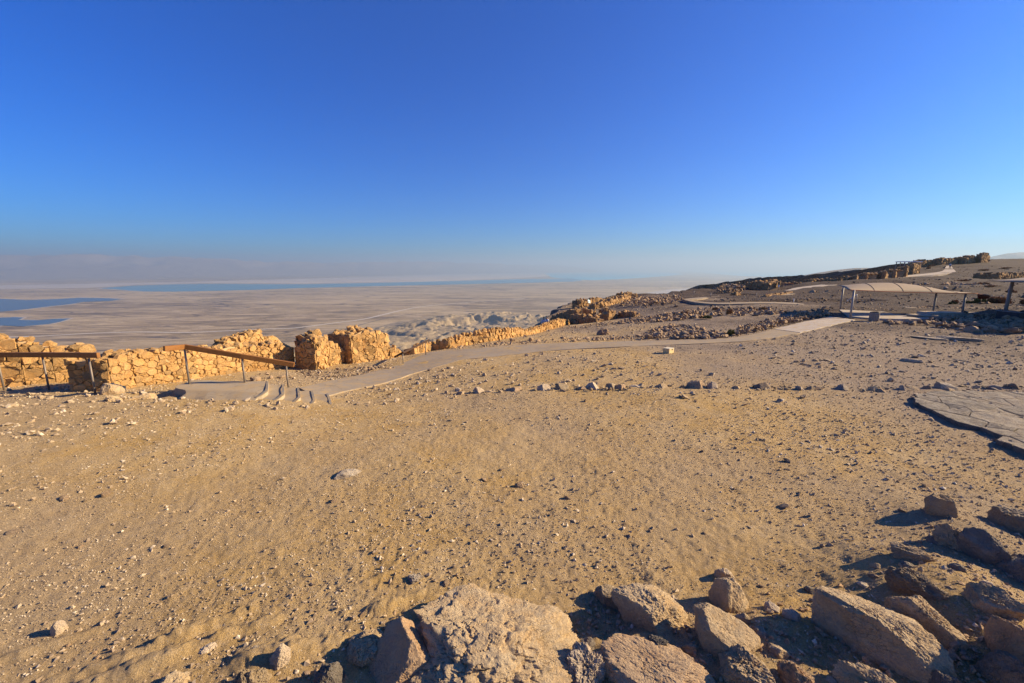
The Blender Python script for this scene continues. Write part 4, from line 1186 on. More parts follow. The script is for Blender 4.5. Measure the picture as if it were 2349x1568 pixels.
# ------------------------------------------------------------------ shade canopies
def canopy():
    org = gp(1943, 730); root = empty('shade_canopy', org); tag(root, 'tan fabric shade canopy sagging between four grey poles', 'canopy')
    feet = [(1927.5, 712.5, 657), (1950, 731.5, 666), (2139.5, 721, 671), (2206, 723.5, 673)]
    tops = []
    for a, b, t in feet:
        f = gp(a, b); zt = z_at(a, t, f); lean = (np.array((f[0], f[1])) / np.hypot(f[0], f[1]))
        tp = np.array((f[0], f[1], zt)); tops.append(tp)
        p = link('pole', tube_mesh('pole', [(0, 0, -.3), (0, 0, zt - f[2])], [.07, .062], 14), M['pole'], root, f - org)
        link('base_plate', box_mesh('base_plate', .34, .34, .03, .006), M['dark_metal'], p, (0, 0, 0.015))
    # cloth: four corners, hump along the middle
    A, B, Cc, D = at_y(1921, 655, tops[0][1]), at_y(1947, 665.5, tops[1][1] - .1), at_y(2243, 674, tops[3][1] - .15), at_y(2150, 665, tops[2][1] + .7)
    n, m = 36, 18; V = []
    for i in range(n):
        u = i / (n - 1)
        for j in range(m):
            v = j / (m - 1)
            p = (A * (1 - v) + B * v) * (1 - u) + (D * (1 - v) + Cc * v) * u
            sag_edge = -.28 * math.sin(math.pi * u) * (1 - math.sin(math.pi * v) ** .5)
            hump = .48 * math.sin(math.pi * min(1, u * 1.12 + .02)) ** .8 * math.sin(math.pi * v) ** .75
            p = p + np.array((0, 0, hump + sag_edge * .3))
            # scalloped edges pull in between the corners
            cx = (v - .5) * -.35 * math.sin(math.pi * u)
            p = p + (A - B) * -cx * .5
            V.append(p - org)
    Fc = [(i * m + j, i * m + j + 1, (i + 1) * m + j + 1, (i + 1) * m + j) for i in range(n - 1) for j in range(m - 1)]
    me = mesh_py('cloth', V, Fc, True)
    cl = link('cloth', me, M['fabric'], root)
    md = cl.modifiers.new('thick', 'SOLIDIFY'); md.thickness = .02
    V = np.array(V).reshape(n, m, 3)
    for i in (7, 15, 23, 30):
        link('seam', tube_mesh('seam', [q + np.array((0, 0, .015)) for q in V[i]], .014, 6), M['fabric'], cl)
    link('edge_cable', tube_mesh('edge_cable', V[:, -1], .03, 6), M['rust'], cl)
    # rolled end of the cloth at the low corner
    e = Cc - org
    P, Fi = rock_verts(3, 77, planes=4, rough=.08, fine=0, low=-1)
    P = P * np.array((.5, .2, .2))
    link('rolled_cloth', mesh_np('rolled_cloth', P + e + np.array((.45, 0, -.22)), Fi, True), M['rust'], root)
canopy()
def canopy_two():
    f = gp(2303.6, 725); org = f; root = empty('shade_canopy', org); tag(root, 'second shade canopy whose single leaning grey pole stands by the dark plinth', 'canopy')
    zt = z_at(2304, 643, f)
    for dx, dy in ((0, 0), (6.2, -9.2), (7.7, 3.0)):
        p = link('pole', tube_mesh('pole', [(0, 0, -.3), (.10, 0, zt - f[2])], [.11, .095], 14), M['pole'], root, (dx, dy, 0))
        link('base_plate', box_mesh('base_plate', .4, .4, .03, .006), M['dark_metal'], p, (0, 0, .015))
    h = zt - f[2]
    A = np.array((-1.6, .1, h - .05)); B = np.array((-6.6, -8.6, h)); Cc = np.array((6.5, -9.5, h)); D = np.array((8, 3.2, h))
    n, m = 20, 16; V = []
    for i in range(n):
        u = i / (n - 1)
        for j in range(m):
            v = j / (m - 1); p = (A * (1 - v) + B * v) * (1 - u) + (D * (1 - v) + Cc * v) * u
            V.append(p + np.array((0, 0, .7 * math.sin(math.pi * u) * math.sin(math.pi * v))))
    Fc = [(i * m + j, i * m + j + 1, (i + 1) * m + j + 1, (i + 1) * m + j) for i in range(n - 1) for j in range(m - 1)]
    cl = link('cloth', mesh_py('cloth', V, Fc, True), M['fabric'], root); md = cl.modifiers.new('thick', 'SOLIDIFY'); md.thickness = .02
canopy_two()

# paved floor under the first canopy
path_between('canopy_floor', [(1925, 713), (1990, 716), (2070, 719), (2140, 722), (2190, 725)], [(1945, 728), (2000, 733), (2060, 735), (2120, 735), (2165, 732)], 'plaza', 'pale floor slab under the shade canopy', .09, .3)

# ------------------------------------------------------------------ small furniture
def litter_bin():
    f = gp(2004, 736.5); root = empty('litter_bin', f); tag(root, 'squat octagonal concrete litter bin under the canopy edge', 'bin')
    t = f[1] / ray(2004, 736.5)[1]; w = 22.5 / FP * t * .86; h = z_at(2004, 717, f) - f[2]
    V = []; Fc = []
    prof = [(w * .47, 0), (w * .50, .04), (w * .50, h - .05), (w * .46, h), (w * .38, h), (w * .36, h - .25)]
    for r, z in prof:
        for k in range(8):
            a = math.pi / 8 + k * math.pi / 4; V.append((r * math.cos(a), r * math.sin(a), z))
    for i in range(len(prof) - 1):
        for k in range(8): Fc.append((i * 8 + k, i * 8 + (k + 1) % 8, (i + 1) * 8 + (k + 1) % 8, (i + 1) * 8 + k))
    Fc.append(tuple(40 + k for k in range(8)))
    body = link('body', mesh_py('body', V, Fc), M['bin'], root)
    link('rim', tube_mesh('rim', [((w * .43) * math.cos(a), (w * .43) * math.sin(a), h + .01) for a in np.linspace(0, 2 * math.pi, 25)], .02, 6, False), M['dark_metal'], root)
    li = mesh_py('liner', [(w * .37 * math.cos(k * math.pi / 6), w * .37 * math.sin(k * math.pi / 6), h - .06 + .02 * (k % 2)) for k in range(12)], [tuple(range(12))])
    link('liner', li, M['dark_metal'], root)
litter_bin()

def cable_box():
    f = gp(1533, 811); root = empty('cable_box', f); tag(root, 'small cream-yellow box with a paler lid on the bare dirt', 'box')
    t = f[1] / ray(1533, 811)[1]; w = 24 / FP * t * .95; d = w * .8; h = (z_at(1533, 799, f) - f[2]) * .98
    root.rotation_euler = (0, 0, math.radians(38))
    link('body', box_mesh('body', w * .86, d * .86, h, .008, -.02), M['yellow_box'], root)
    link('lid', box_mesh('lid', w * .9, d * .9, .035, .008, h - .02), M['yellow_lid'], root)
    link('latch', box_mesh('latch', .05, .02, .05, .004, h - .07), M['dark_metal'], root, (w * .1, -d * .44, 0))
cable_box()

def plinth():
    f = gp(2345, 737); root = empty('display_plinth', f); tag(root, 'dark wedge-shaped display plinth with a grey top beside the leaning pole', 'plinth')
    t = f[1] / ray(2345, 737)[1]; L = 2.6; h0, h1, dp = .75, .35, 1.3
    def wedge(zlo, za, zb, g=0):
        x0, x1 = -L * .42 - g, L * .58 + g
        V = [(x0, -dp / 2 - g, zlo), (x1, -dp / 2 - g, zlo), (x1, dp / 2 + g, zlo), (x0, dp / 2 + g, zlo), (x0, -dp / 2 - g, za), (x1, -dp / 2 - g, zb), (x1, dp / 2 + g, zb), (x0, dp / 2 + g, za)]
        return V, [(3, 2, 1, 0), (4, 5, 6, 7), (0, 1, 5, 4), (1, 2, 6, 5), (2, 3, 7, 6), (3, 0, 4, 7)]
    V, Fc = wedge(-.1, .62, .40); link('base', mesh_py('base', V, Fc), M['dark_metal'], root)
    V = [(x, y, (z if k < 4 else z)) for k, (x, y, z) in enumerate(V)]
    x0, x1 = -L * .42, L * .58
    def top(x): return .62 + (.40 - .62) * (x - x0) / (x1 - x0)
    Q = [(x0 - .03, -dp / 2 - .03, top(x0) + .004), (x1 + .03, -dp / 2 - .03, top(x1) + .004), (x1 + .03, dp / 2 + .03, top(x1) + .004), (x0 - .03, dp / 2 + .03, top(x0) + .004)]
    Q2 = [(a, b, c + .035) for a, b, c in Q]
    link('panel', mesh_py('panel', Q + Q2, [(3, 2, 1, 0), (4, 5, 6, 7), (0, 1, 5, 4), (1, 2, 6, 5), (2, 3, 7, 6), (3, 0, 4, 7)]), M['grey_top'], root)
    link('relief_block', box_mesh('relief_block', .5, .5, .14, .03, top(.25) + .035), M['dark_metal'], root, (.25, 0, 0))
plinth()

def stone_bench():
    f = gp(2142, 730); root = empty('stone_bench', f); tag(root, 'low wedge of pale stone slab beside the canopy pole', 'slab')
    P, Fi = rock_verts(4, 91, planes=5, soft=30, rough=.03, fine=.01, extra=((0, 0, 1, .35), (-.9, 0, .3, .6), (0, -1, 0, .5)), low=-.3)
    P = P * np.array((1.5, .7, .42)); link('block', mesh_np('block', P, Fi, True), M['boulder_pale'], root, (.7, .4, 0))
    P, Fi = rock_verts(3, 92, planes=6, soft=30, rough=.03, fine=.01, extra=((0, 0, 1, .3),), low=-.3)
    P = P * np.array((.8, .6, .25)); link('foot_stone', mesh_np('foot_stone', P, Fi, True), M['boulder_pale'], root, (-.9, .1, 0))
stone_bench()

def slanted_bar():
    a = gp(1944, 693); b = at_y(1966.5, 675.5, a[1] - .4)
    root = empty('handrail', a); tag(root, 'thin white slanting handrail beyond the canopy poles', 'handrail')
    link('rail_beam', tube_mesh('rail_beam', [(0, 0, .15), b - a], .035, 8), M['white'], root)
    link('post', tube_mesh('post', [(0, 0, -.2), (0, 0, .2)], .03, 8), M['white'], root)
    q = b - a; link('post', tube_mesh('post', [(q[0], q[1], float(base_h(b[0], b[1])) - a[2] - .2), tuple(q)], .03, 8), M['pole'], root)
slanted_bar()

def pavilion():
    f = gp(2084, 620); f = np.array((at_y(2084, 607, 130)[0], 130, 0)); f[2] = float(base_h(f[0], f[1]))
    root = empty('pavilion', f); tag(root, 'open pale-roofed pavilion frame on the hillside ruins', 'pavilion')
    t = 130 / ray(2084, 607)[1]; L = 50 / FP * t * .8; ztop = z_at(2084, 600, f) - f[2]
    link('roof', box_mesh('roof', L, 3.2, .25, .02, ztop - .25), M['white'], root)
    for i in range(5):
        for y in (-1.4, 1.4):
            link('post', box_mesh('post', .16, .16, ztop + .6, .01, -.8), M['pole'], root, (-L / 2 + .2 + i * (L - .4) / 4, y, 0))
    link('beam', box_mesh('beam', L - .1, .14, .16, .01, ztop * .45), M['pole'], root, (0, -1.4, 0))
pavilion()

def signpost(label, px, base, top, w, col, name='signpost', board=.45):
    f = gp(px, base); root = empty(name, f); tag(root, label, 'sign' if board else 'post')
    h = z_at(px, top, f) - f[2]; t = f[1] / ray(px, base)[1]
    link('post', tube_mesh('post', [(0, 0, -.2), (0, 0, h)], .04, 8), M['pole' if board else col], root)
    if board:
        ww = w / FP * t
        link('board', box_mesh('board', ww, .05, h * board, .008, h * (1 - board)), M[col], root, (0, -.055, 0))
    else:
        link('cap', box_mesh('cap', .11, .11, .05, .01, h), M[col], root)
signpost('small pale sign board on a post in front of the straight ruin wall', 1785.5, 664.5, 654, 3.0, 'white')
signpost('tiny pink marker sign beside the ochre kerb stones', 1758, 678.5, 674, 3.2, 'pink', board=.7)
signpost('short white marker post at the cistern hollow', 1820.5, 693.5, 687, 1, 'white', name='marker_post', board=0)
signpost('thin grey fence post at the rim, the farther out of two', 1544.5, 681.5, 672, 1, 'pole', name='fence_post', board=0)
signpost('thin grey fence post near the dark cliff end', 1592, 675, 667.5, 1, 'pole', name='fence_post', board=0)
signpost('short grey post above the walkway loop', 1630, 681, 673.5, 1, 'pole', name='fence_post', board=0)
signpost('short grey post between the walkway and the ochre kerb', 1735, 678.5, 673, 1, 'pole', name='fence_post', board=0)

def low_sign():
    f = at_y(1351, 706, 56); f[2] = float(base_h(f[0], f[1]))
    root = empty('info_panel', f); tag(root, 'tiny pale blue tilted panel among the parallel rim walls', 'sign')
    h = max(.6, z_at(1351, 701.5, f) - f[2])
    link('post', tube_mesh('post', [(0, 0, -.2), (0, 0, h)], .04, 8), M['pole'], root)
    o = link('panel', box_mesh('panel', .42, .05, .5, .008), plain('pale_blue_panel', (.35, .52, .55), .5), root, (0, -.06, h - .25)); o.rotation_euler = (-.5, .3, .5)
low_sign()

# ------------------------------------------------------------------ people
def skin_mesh(name, V, E_, R, sub=1):
    me = bpy.data.meshes.new(name); me.from_pydata(V, E_, []); me.update()
    o = bpy.data.objects.new(name, me); COL.objects.link(o)
    md = o.modifiers.new('skin', 'SKIN'); md.use_smooth_shade = True
    for i, r in enumerate(R): me.skin_vertices[0].data[i].radius = (r, r)
    me.skin_vertices[0].data[0].use_root = True
    s = o.modifiers.new('sub', 'SUBSURF'); s.levels = sub; s.render_levels = sub
    dg = bpy.context.evaluated_depsgraph_get(); ev = o.evaluated_get(dg)
    m2 = bpy.data.meshes.new_from_object(ev); m2.name = name
    bpy.data.objects.remove(o); return m2
def person(label, p, yaw, shirt, stride=.16, h=1.74, lean=0.08, arm=.12):
    root = empty('person', p); root.rotation_euler = (0, 0, yaw); root.scale = (h / 1.74,) * 3
    tag(root, label, 'person', None)
    s = stride
    V = [(0, 0, .92), (0, lean * .5, 1.15), (0, lean, 1.42), (0, lean + .01, 1.50), (0, lean + .03, 1.62), (0, lean + .03, 1.70),
         (-.09, 0, .88), (-.10, s, .48), (-.10, s * .9, .07), (-.10, s * .9 + .14, .03), (.09, 0, .88), (.10, -s * .5, .50), (.10, -s * 1.5, .10), (.10, -s * 1.5 + .14, .03),
         (-.18, lean, 1.38), (-.24, lean - arm * .6, 1.12), (-.24, lean + arm * .2, .86), (-.24, lean + arm * .3, .78), (.18, lean, 1.38), (.24, lean + arm * .6, 1.12), (.24, lean + arm * 1.6, .88), (.24, lean + arm * 1.8, .80)]
    E_ = [(0, 1), (1, 2), (2, 3), (3, 4), (4, 5), (0, 6), (6, 7), (7, 8), (8, 9), (0, 10), (10, 11), (11, 12), (12, 13), (2, 14), (14, 15), (15, 16), (16, 17), (2, 18), (18, 19), (19, 20), (20, 21)]
    R = [.15, .14, .14, .055, .09, .07, .085, .06, .045, .035, .085, .06, .045, .035, .06, .045, .035, .03, .06, .045, .035, .03]
    link('body', skin_mesh('body', V, E_, R, 1), M['skin'], root)
    k = [0, 1, 2, 14, 15, 16, 18, 19, 20]; ix = {a: i for i, a in enumerate(k)}
    link('shirt', skin_mesh('shirt', [V[a] for a in k], [(ix[a], ix[b]) for a, b in E_ if a in ix and b in ix], [R[a] + .022 for a in k], 1), M[shirt], root)
    k = [0, 6, 7, 8, 10, 11, 12]; ix = {a: i for i, a in enumerate(k)}
    link('trousers', skin_mesh('trousers', [V[a] for a in k], [(ix[a], ix[b]) for a, b in E_ if a in ix and b in ix], [R[a] + .02 for a in k], 1), M['trousers'], root)
    P, Fi = rock_verts(3, 5, planes=2, rough=.03, fine=0, low=-.2)
    link('hair', mesh_np('hair', P * np.array((.105, .115, .13)) + np.array((0, lean + .01, 1.66)), Fi, True), M['hair'], root)
    for sx, q in ((-.10, s * .9), (.10, -s * 1.5)):
        link('shoe', box_mesh('shoe', .10, .27, .08, .025), M['trousers'], root, (sx, q + .06, 0.0))
f = gp(2178.5, 617.5); person('person in a white shirt and dark trousers walking up the hillside path', (f[0], f[1], f[2] + .12), math.radians(-35), 'shirt_white', .2, h=1.75 * f[1] / 136 if f[1] > 90 else 1.75)
f = gp(2216.5, 605.0); person('person in dark clothes below the hilltop ruin', (f[0], f[1], f[2]), math.radians(60), 'shirt_dark', .1)
for i, (px, lab) in enumerate([(1248, 'person with dark hair and pale shirt behind the parapet, the slightly shorter of two'), (1254.5, 'person with dark hair and pale shirt behind the parapet, the slightly taller of two')]):
    q = at_y(px, 732, 44.5); zt = z_at(px, 730.5 - i * .3, q); g0 = zt - 1.72
    person(lab, (q[0], q[1], float(base_h(q[0], q[1])) ), math.radians(160), 'shirt_white', .03, h=max(1.5, min(1.95, zt - float(base_h(q[0], q[1])))))
# ------------------------------------------------------------------ foreground boulders (each its own shape)
B = boulder
B(2108, 2206, 1127, 1187, 'lone rounded boulder casting a long shadow on bare dirt', 401, level=6, deep=.8, planes=9, soft=14, rough=.05, fine=.02, extra=((.3, -.9, .2, .7), (0, 0, 1, .75)))
B(2240, 2420, 1158, 1225, 'big flat-topped slab boulder behind the grey ledges', 402, level=5, deep=.7, planes=8, soft=26, rough=.04, fine=.02, strata=.02, extra=((-.3, 0, 1, .55), (-1, -.3, .2, .6)), tilt=(0, .15))
B(2125, 2235, 1196, 1262, 'jagged low outcrop with small knobs beside the flat-topped slab', 403, level=6, deep=.8, planes=14, soft=20, rough=.12, fine=.04, pits=.15)
B(2175, 2330, 1205, 1290, 'smooth grey ledge with a ridged top, half in shadow', 404, level=6, mat='slab', deep=.7, planes=9, soft=16, rough=.07, fine=.02, extra=((-.2, -.4, 1, .55),), tilt=(0, .2))
B(2255, 2420, 1255, 1330, 'dark fractured ledge next to the smooth grey ledge', 405, level=5, mat='slab', deep=.8, planes=12, soft=24, rough=.06, fine=.03, strata=.02)
B(2028, 2150, 1252, 1288, 'flat wedge of rock barely rising from the dirt', 406, level=6, deep=.5, planes=12, soft=22, rough=.08, fine=.03, extra=((-.2, 0, 1, .5),))
B(2010, 2185, 1304, 1372, 'layered craggy rock above the long tilted slab', 407, level=6, deep=.5, planes=14, soft=22, rough=.08, fine=.04, strata=.035, pits=.08, tilt=(0, .25))
B(2000, 2225, 1355, 1462, 'long tilted slab with a pitted top lying behind the largest boulder', 408, level=6, deep=.55, planes=9, soft=26, rough=.04, fine=.03, pits=.05, extra=((.35, .1, 1, .5), (-1, -.2, 0, .8), (0, -1, .1, .5)), tilt=(0, .12))
B(1812, 2205, 1372, 1518, 'largest boulder, with a flat top sloping to a cracked flank', 419, level=7, deep=.55, planes=4, soft=30, rough=.05, fine=.014, pits=.03, chips=40, extra=((-.05, .25, 1, .46), (.55, -.15, .80, .50), (.85, -.25, .45, .74), (-.95, -.25, .12, .82), (-.55, -.85, .05, .56), (.25, -.9, .30, .50)), shear=(-.04, 0))
B(2185, 2360, 1342, 1412, 'broad ledge with bumpy upper face beside the tilted slab', 410, level=6, deep=.55, planes=10, soft=18, rough=.08, fine=.03, extra=((.1, -.3, 1, .55),))
B(2225, 2420, 1405, 1535, 'dark reddish-brown block with a shaded hollow face', 411, level=6, mat='boulder_red', deep=.7, planes=8, soft=22, rough=.06, fine=.03, extra=((-.7, -.6, .2, .6), (0, .1, 1, .6)))
B(2290, 2440, 1285, 1350, 'small stepped ledge above the bumpy ledge', 412, level=5, mat='slab', deep=.6, planes=12, soft=26, rough=.06, fine=.03, strata=.03)
B(1617, 1718, 1312, 1404, 'upright angular boulder with a pale peaked top', 413, level=6, deep=.8, planes=8, soft=24, rough=.05, fine=.015, extra=((-.6, -.6, .3, .6), (.6, -.5, .5, .68), (-.3, .2, 1, .8)), shear=(-.1, 0))
B(1636, 1688, 1298, 1330, 'small pale rough rock touching the upright angular boulder', 414, level=4, mat='boulder_pale', deep=.7, planes=12, rough=.1, fine=.05)
B(1393, 1583, 1352, 1456, 'blocky boulder with a flat shaded face and sunlit shoulder', 415, level=6, deep=.75, planes=7, soft=24, rough=.045, fine=.02, pits=.03, extra=((-.55, -.8, .1, .58), (.75, -.5, .35, .66), (-.1, 0, 1, .72), (.4, .2, .8, .8)), shear=(-.12, 0))
B(1360, 1440, 1349, 1394, 'smaller block tucked behind the blocky boulder', 416, level=6, deep=.7, planes=8, soft=24, rough=.05, fine=.02, extra=((-.2, -1, .1, .6), (.1, 0, 1, .6)))
B(1480, 1535, 1353, 1385, 'low pale hump behind the blocky boulder', 417, level=4, mat='boulder_pale', deep=.6, planes=10, soft=18, rough=.06, fine=.03)
B(1578, 1750, 1404, 1515, 'long smooth wedge-shaped boulder with a chipped grey tip', 418, level=6, deep=.7, planes=7, soft=24, rough=.035, fine=.012, extra=((.5, -.25, .85, .55), (-.9, -.35, .2, .7), (-.1, -1, .15, .6)), shear=(-.28, 0))
B(1466, 1543, 1455, 1515, 'small cracked grey rock in front of the blocky boulder', 449, level=6, mat='slab', deep=.7, planes=10, soft=26, rough=.07, fine=.04)
B(1683, 1726, 1407, 1432, 'smooth potato-shaped stone beside the wedge-shaped boulder', 420, level=4, deep=.6, planes=6, soft=8, rough=.04, fine=.015, yaw=-.5)
B(1350, 1650, 1500, 1615, 'broad flat pinkish slab at the foot of the boulders', 421, level=6, mat='boulder_red', deep=.6, planes=9, soft=20, rough=.05, fine=.02, pits=.03, extra=((.05, -.3, 1, .5),))
B(1628, 1790, 1503, 1600, 'pitted rock with small pebbles in its hollow', 422, level=6, deep=.75, planes=9, soft=18, rough=.08, fine=.03, pits=.1, extra=((0, -.2, 1, .6),))
B(1770, 1880, 1512, 1590, 'knobbly pinkish stone between the pitted rock and the largest boulder', 423, level=6, mat='boulder_red', deep=.7, planes=9, soft=12, rough=.1, fine=.03, pits=.08)
B(1885, 2090, 1535, 1620, 'flat rough slab below the largest boulder', 424, level=6, deep=.6, planes=10, soft=20, rough=.08, fine=.04, extra=((0, -.2, 1, .5),))
B(2075, 2240, 1530, 1600, 'grey bumpy ledge under the sloping flank of the largest boulder', 425, level=6, mat='slab', deep=.6, planes=12, soft=20, rough=.09, fine=.03, pits=.06)
B(2210, 2400, 1478, 1585, 'long grey streaked slab at the end of the boulder slope', 426, level=6, mat='slab', deep=.6, planes=9, soft=26, rough=.05, fine=.03, strata=.02, tilt=(0, .3))
B(905, 1392, 1402, 1640, 'huge craggy tan rock full of knobs and hollows', 427, level=7, deep=.8, planes=14, soft=24, rough=.12, fine=.024, pits=.06, chips=70, extra=((.1, 0, 1, .8), (.75, -.2, .6, .7), (-.5, -.6, .6, .7)))
B(1285, 1400, 1490, 1590, 'rough shoulder of pale rock leaning on the craggy rock', 428, level=6, mat='boulder_pale', deep=.8, planes=12, soft=16, rough=.1, fine=.04, pits=.1)
B(830, 1015, 1442, 1600, 'reddish leaning slab in the shadow of the craggy rock', 429, level=6, mat='boulder_red', deep=.9, planes=5, soft=26, rough=.04, fine=.015, extra=((-.75, -.35, .6, .42), (.6, .1, .7, .75), (0, -1, .3, .6)), shear=(.22, .15))
B(720, 800, 1508, 1590, 'dark grey stone sitting in the shadow patch', 430, level=6, mat='slab', deep=.8, planes=9, soft=24, rough=.06, fine=.03)
B(612, 690, 1472, 1540, 'pale pyramid-shaped rock poking out of the dirt', 431, level=6, mat='boulder_pale', deep=.7, planes=6, soft=22, rough=.06, fine=.03, extra=((-.8, -.3, .5, .55), (.8, -.2, .55, .6), (0, -.9, .5, .6)))
B(520, 640, 1515, 1610, 'dusty rounded outcrop beside the pyramid-shaped rock', 432, level=6, deep=.8, planes=9, soft=12, rough=.1, fine=.04, pits=.08)
B(560, 612, 1478, 1512, 'small crumbly hump above the dusty outcrop', 433, level=4, mat='boulder_pale', deep=.7, planes=12, soft=16, rough=.1, fine=.05)
B(790, 905, 1448, 1530, 'half-buried dusty mound of rock near the reddish slab', 434, level=6, deep=1.0, planes=10, soft=10, rough=.1, fine=.04, pits=.06)
B(113, 160, 1418, 1456, 'single pale grey stone with a crisp dark shadow', 435, level=4, mat='boulder_pale', deep=.7, planes=7, soft=26, rough=.04, fine=.01, extra=((-.9, -.3, .1, .6),), shear=(.15, 0))
B(928, 974, 1316, 1345, 'split pair-like pale stone alone on the trodden dirt', 436, level=4, mat='boulder_pale', deep=.7, planes=7, soft=14, rough=.12, fine=.05, pits=.12)
B(760, 832, 1076, 1096, 'flat whitish sliver of rock flush with the dirt', 437, level=4, mat='boulder_pale', deep=.5, planes=8, soft=20, rough=.06, fine=.03, yaw=.4)
B(228, 294, 871, 906, 'round boulder at the corner of the long low wall', 438, level=5, mat='boulder', deep=.8, planes=9, soft=18, rough=.05, fine=.02, pits=.03)
B(236, 285, 903, 922, 'broken pale ledge below the round corner boulder', 439, level=5, mat='boulder', deep=.9, planes=14, soft=26, rough=.1, fine=.04)
B(287, 365, 902, 917, 'dark rocky lip of a small pit beside the steps', 440, level=5, deep=.4, planes=14, soft=24, rough=.1, fine=.05)
B(1368, 1398, 750, 769, 'pair-topped boulder standing alone above the footpath', 441, level=4, mat='rubble', deep=.8, planes=8, soft=18, rough=.1, fine=.03, pits=.1)
B(450, 520, 1470, 1500, 'flat bedrock scab showing through the dirt near a crevice', 442, level=5, mat='boulder_pale', deep=.8, planes=10, soft=12, rough=.06, fine=.03)
B(340, 470, 1540, 1590, 'dusty pale outcrop at the lower edge of the slope', 443, level=5, deep=.6, planes=10, soft=12, rough=.1, fine=.04)
B(1140, 1240, 1545, 1600, 'smooth lower toe of the craggy rock', 444, level=6, deep=.6, planes=8, soft=12, rough=.08, fine=.04, pits=.08)

for i, (l, r, t, b) in enumerate([(1755, 1815, 1480, 1512), (1720, 1765, 1440, 1462), (1790, 1840, 1395, 1420), (1560, 1600, 1470, 1500), (1640, 1700, 1470, 1505), (1930, 1990, 1535, 1560), (2030, 2080, 1460, 1490), (2170, 2220, 1290, 1310), (2240, 2290, 1330, 1352), (1990, 2030, 1290, 1308), (1840, 1880, 1345, 1362), (1960, 2000, 1335, 1352),
                                 (1440, 1490, 1480, 1512), (1330, 1380, 1470, 1500), (2150, 2210, 1455, 1490), (2290, 2349, 1540, 1568), (2060, 2110, 1290, 1306), (1750, 1790, 1385, 1402), (1400, 1450, 1462, 1486), (2120, 2170, 1230, 1252)]):
    B(l, r, t, b, 'small broken rock wedged among the foreground boulders', 470 + i, level=4, name='rock', cat='rock', group='small rocks among the boulders', mat=('boulder', 'slab', 'boulder_pale')[i % 3], deep=.8, planes=9, soft=28, rough=.06, fine=.02, smooth=False, chips=12)

# broken row of stones across the dirt
_o1 = 'first second third fourth fifth sixth seventh eighth ninth'.split(); _o2 = 'tenth eleventh twelfth thirteenth fourteenth fifteenth sixteenth seventeenth eighteenth nineteenth'.split()
ORD = _o1 + _o2 + ['twentieth'] + ['twenty-' + w for w in _o1] + ['thirtieth']
ROW = [(1085, 1112, 886, 902), (1110, 1140, 894, 901), (1158, 1196, 887, 900), (1232, 1268, 879, 896), (1272, 1306, 878, 893), (1322, 1348, 885, 893), (1340, 1376, 874, 892), (1388, 1412, 876, 892), (1408, 1436, 880, 892), (1445, 1480, 884, 890),
       (1500, 1535, 880, 892), (1572, 1622, 870, 893), (1618, 1648, 873, 894), (1682, 1700, 884, 893), (1730, 1775, 876, 894), (1822, 1848, 884, 896), (1845, 1872, 884, 896), (1862, 1888, 885, 895), (1912, 1950, 879, 896), (1990, 2020, 884, 897), (2005, 2035, 890, 899),
       (2060, 2085, 882, 896), (2065, 2110, 884, 897), (2112, 2140, 882, 895), (2135, 2205, 876, 897), (2160, 2192, 889, 899), (2225, 2262, 884, 893), (2262, 2300, 881, 895), (2295, 2320, 878, 891), (2310, 2349, 878, 895)]
for i, (l, r, t, b) in enumerate(ROW):
    rg = np.random.default_rng(600 + i)
    B(l, r, t, b, ORD[i] + ' stone of the broken row, counted from the end near the steps', 600 + i, level=4 if r - l < 30 else 5, smooth=False, name='stone', cat='stone', group='broken row of stones', mat=('boulder_pale', 'boulder', 'rubble')[i % 3], deep=.75, planes=6, soft=50, rough=.04, fine=.015, extra=((.75, -.35, .55, .5), (-.5, -.7, .4, .6)), yaw=rg.uniform(-.5, .5), shear=(rg.uniform(-.3, .3), 0), chips=7)

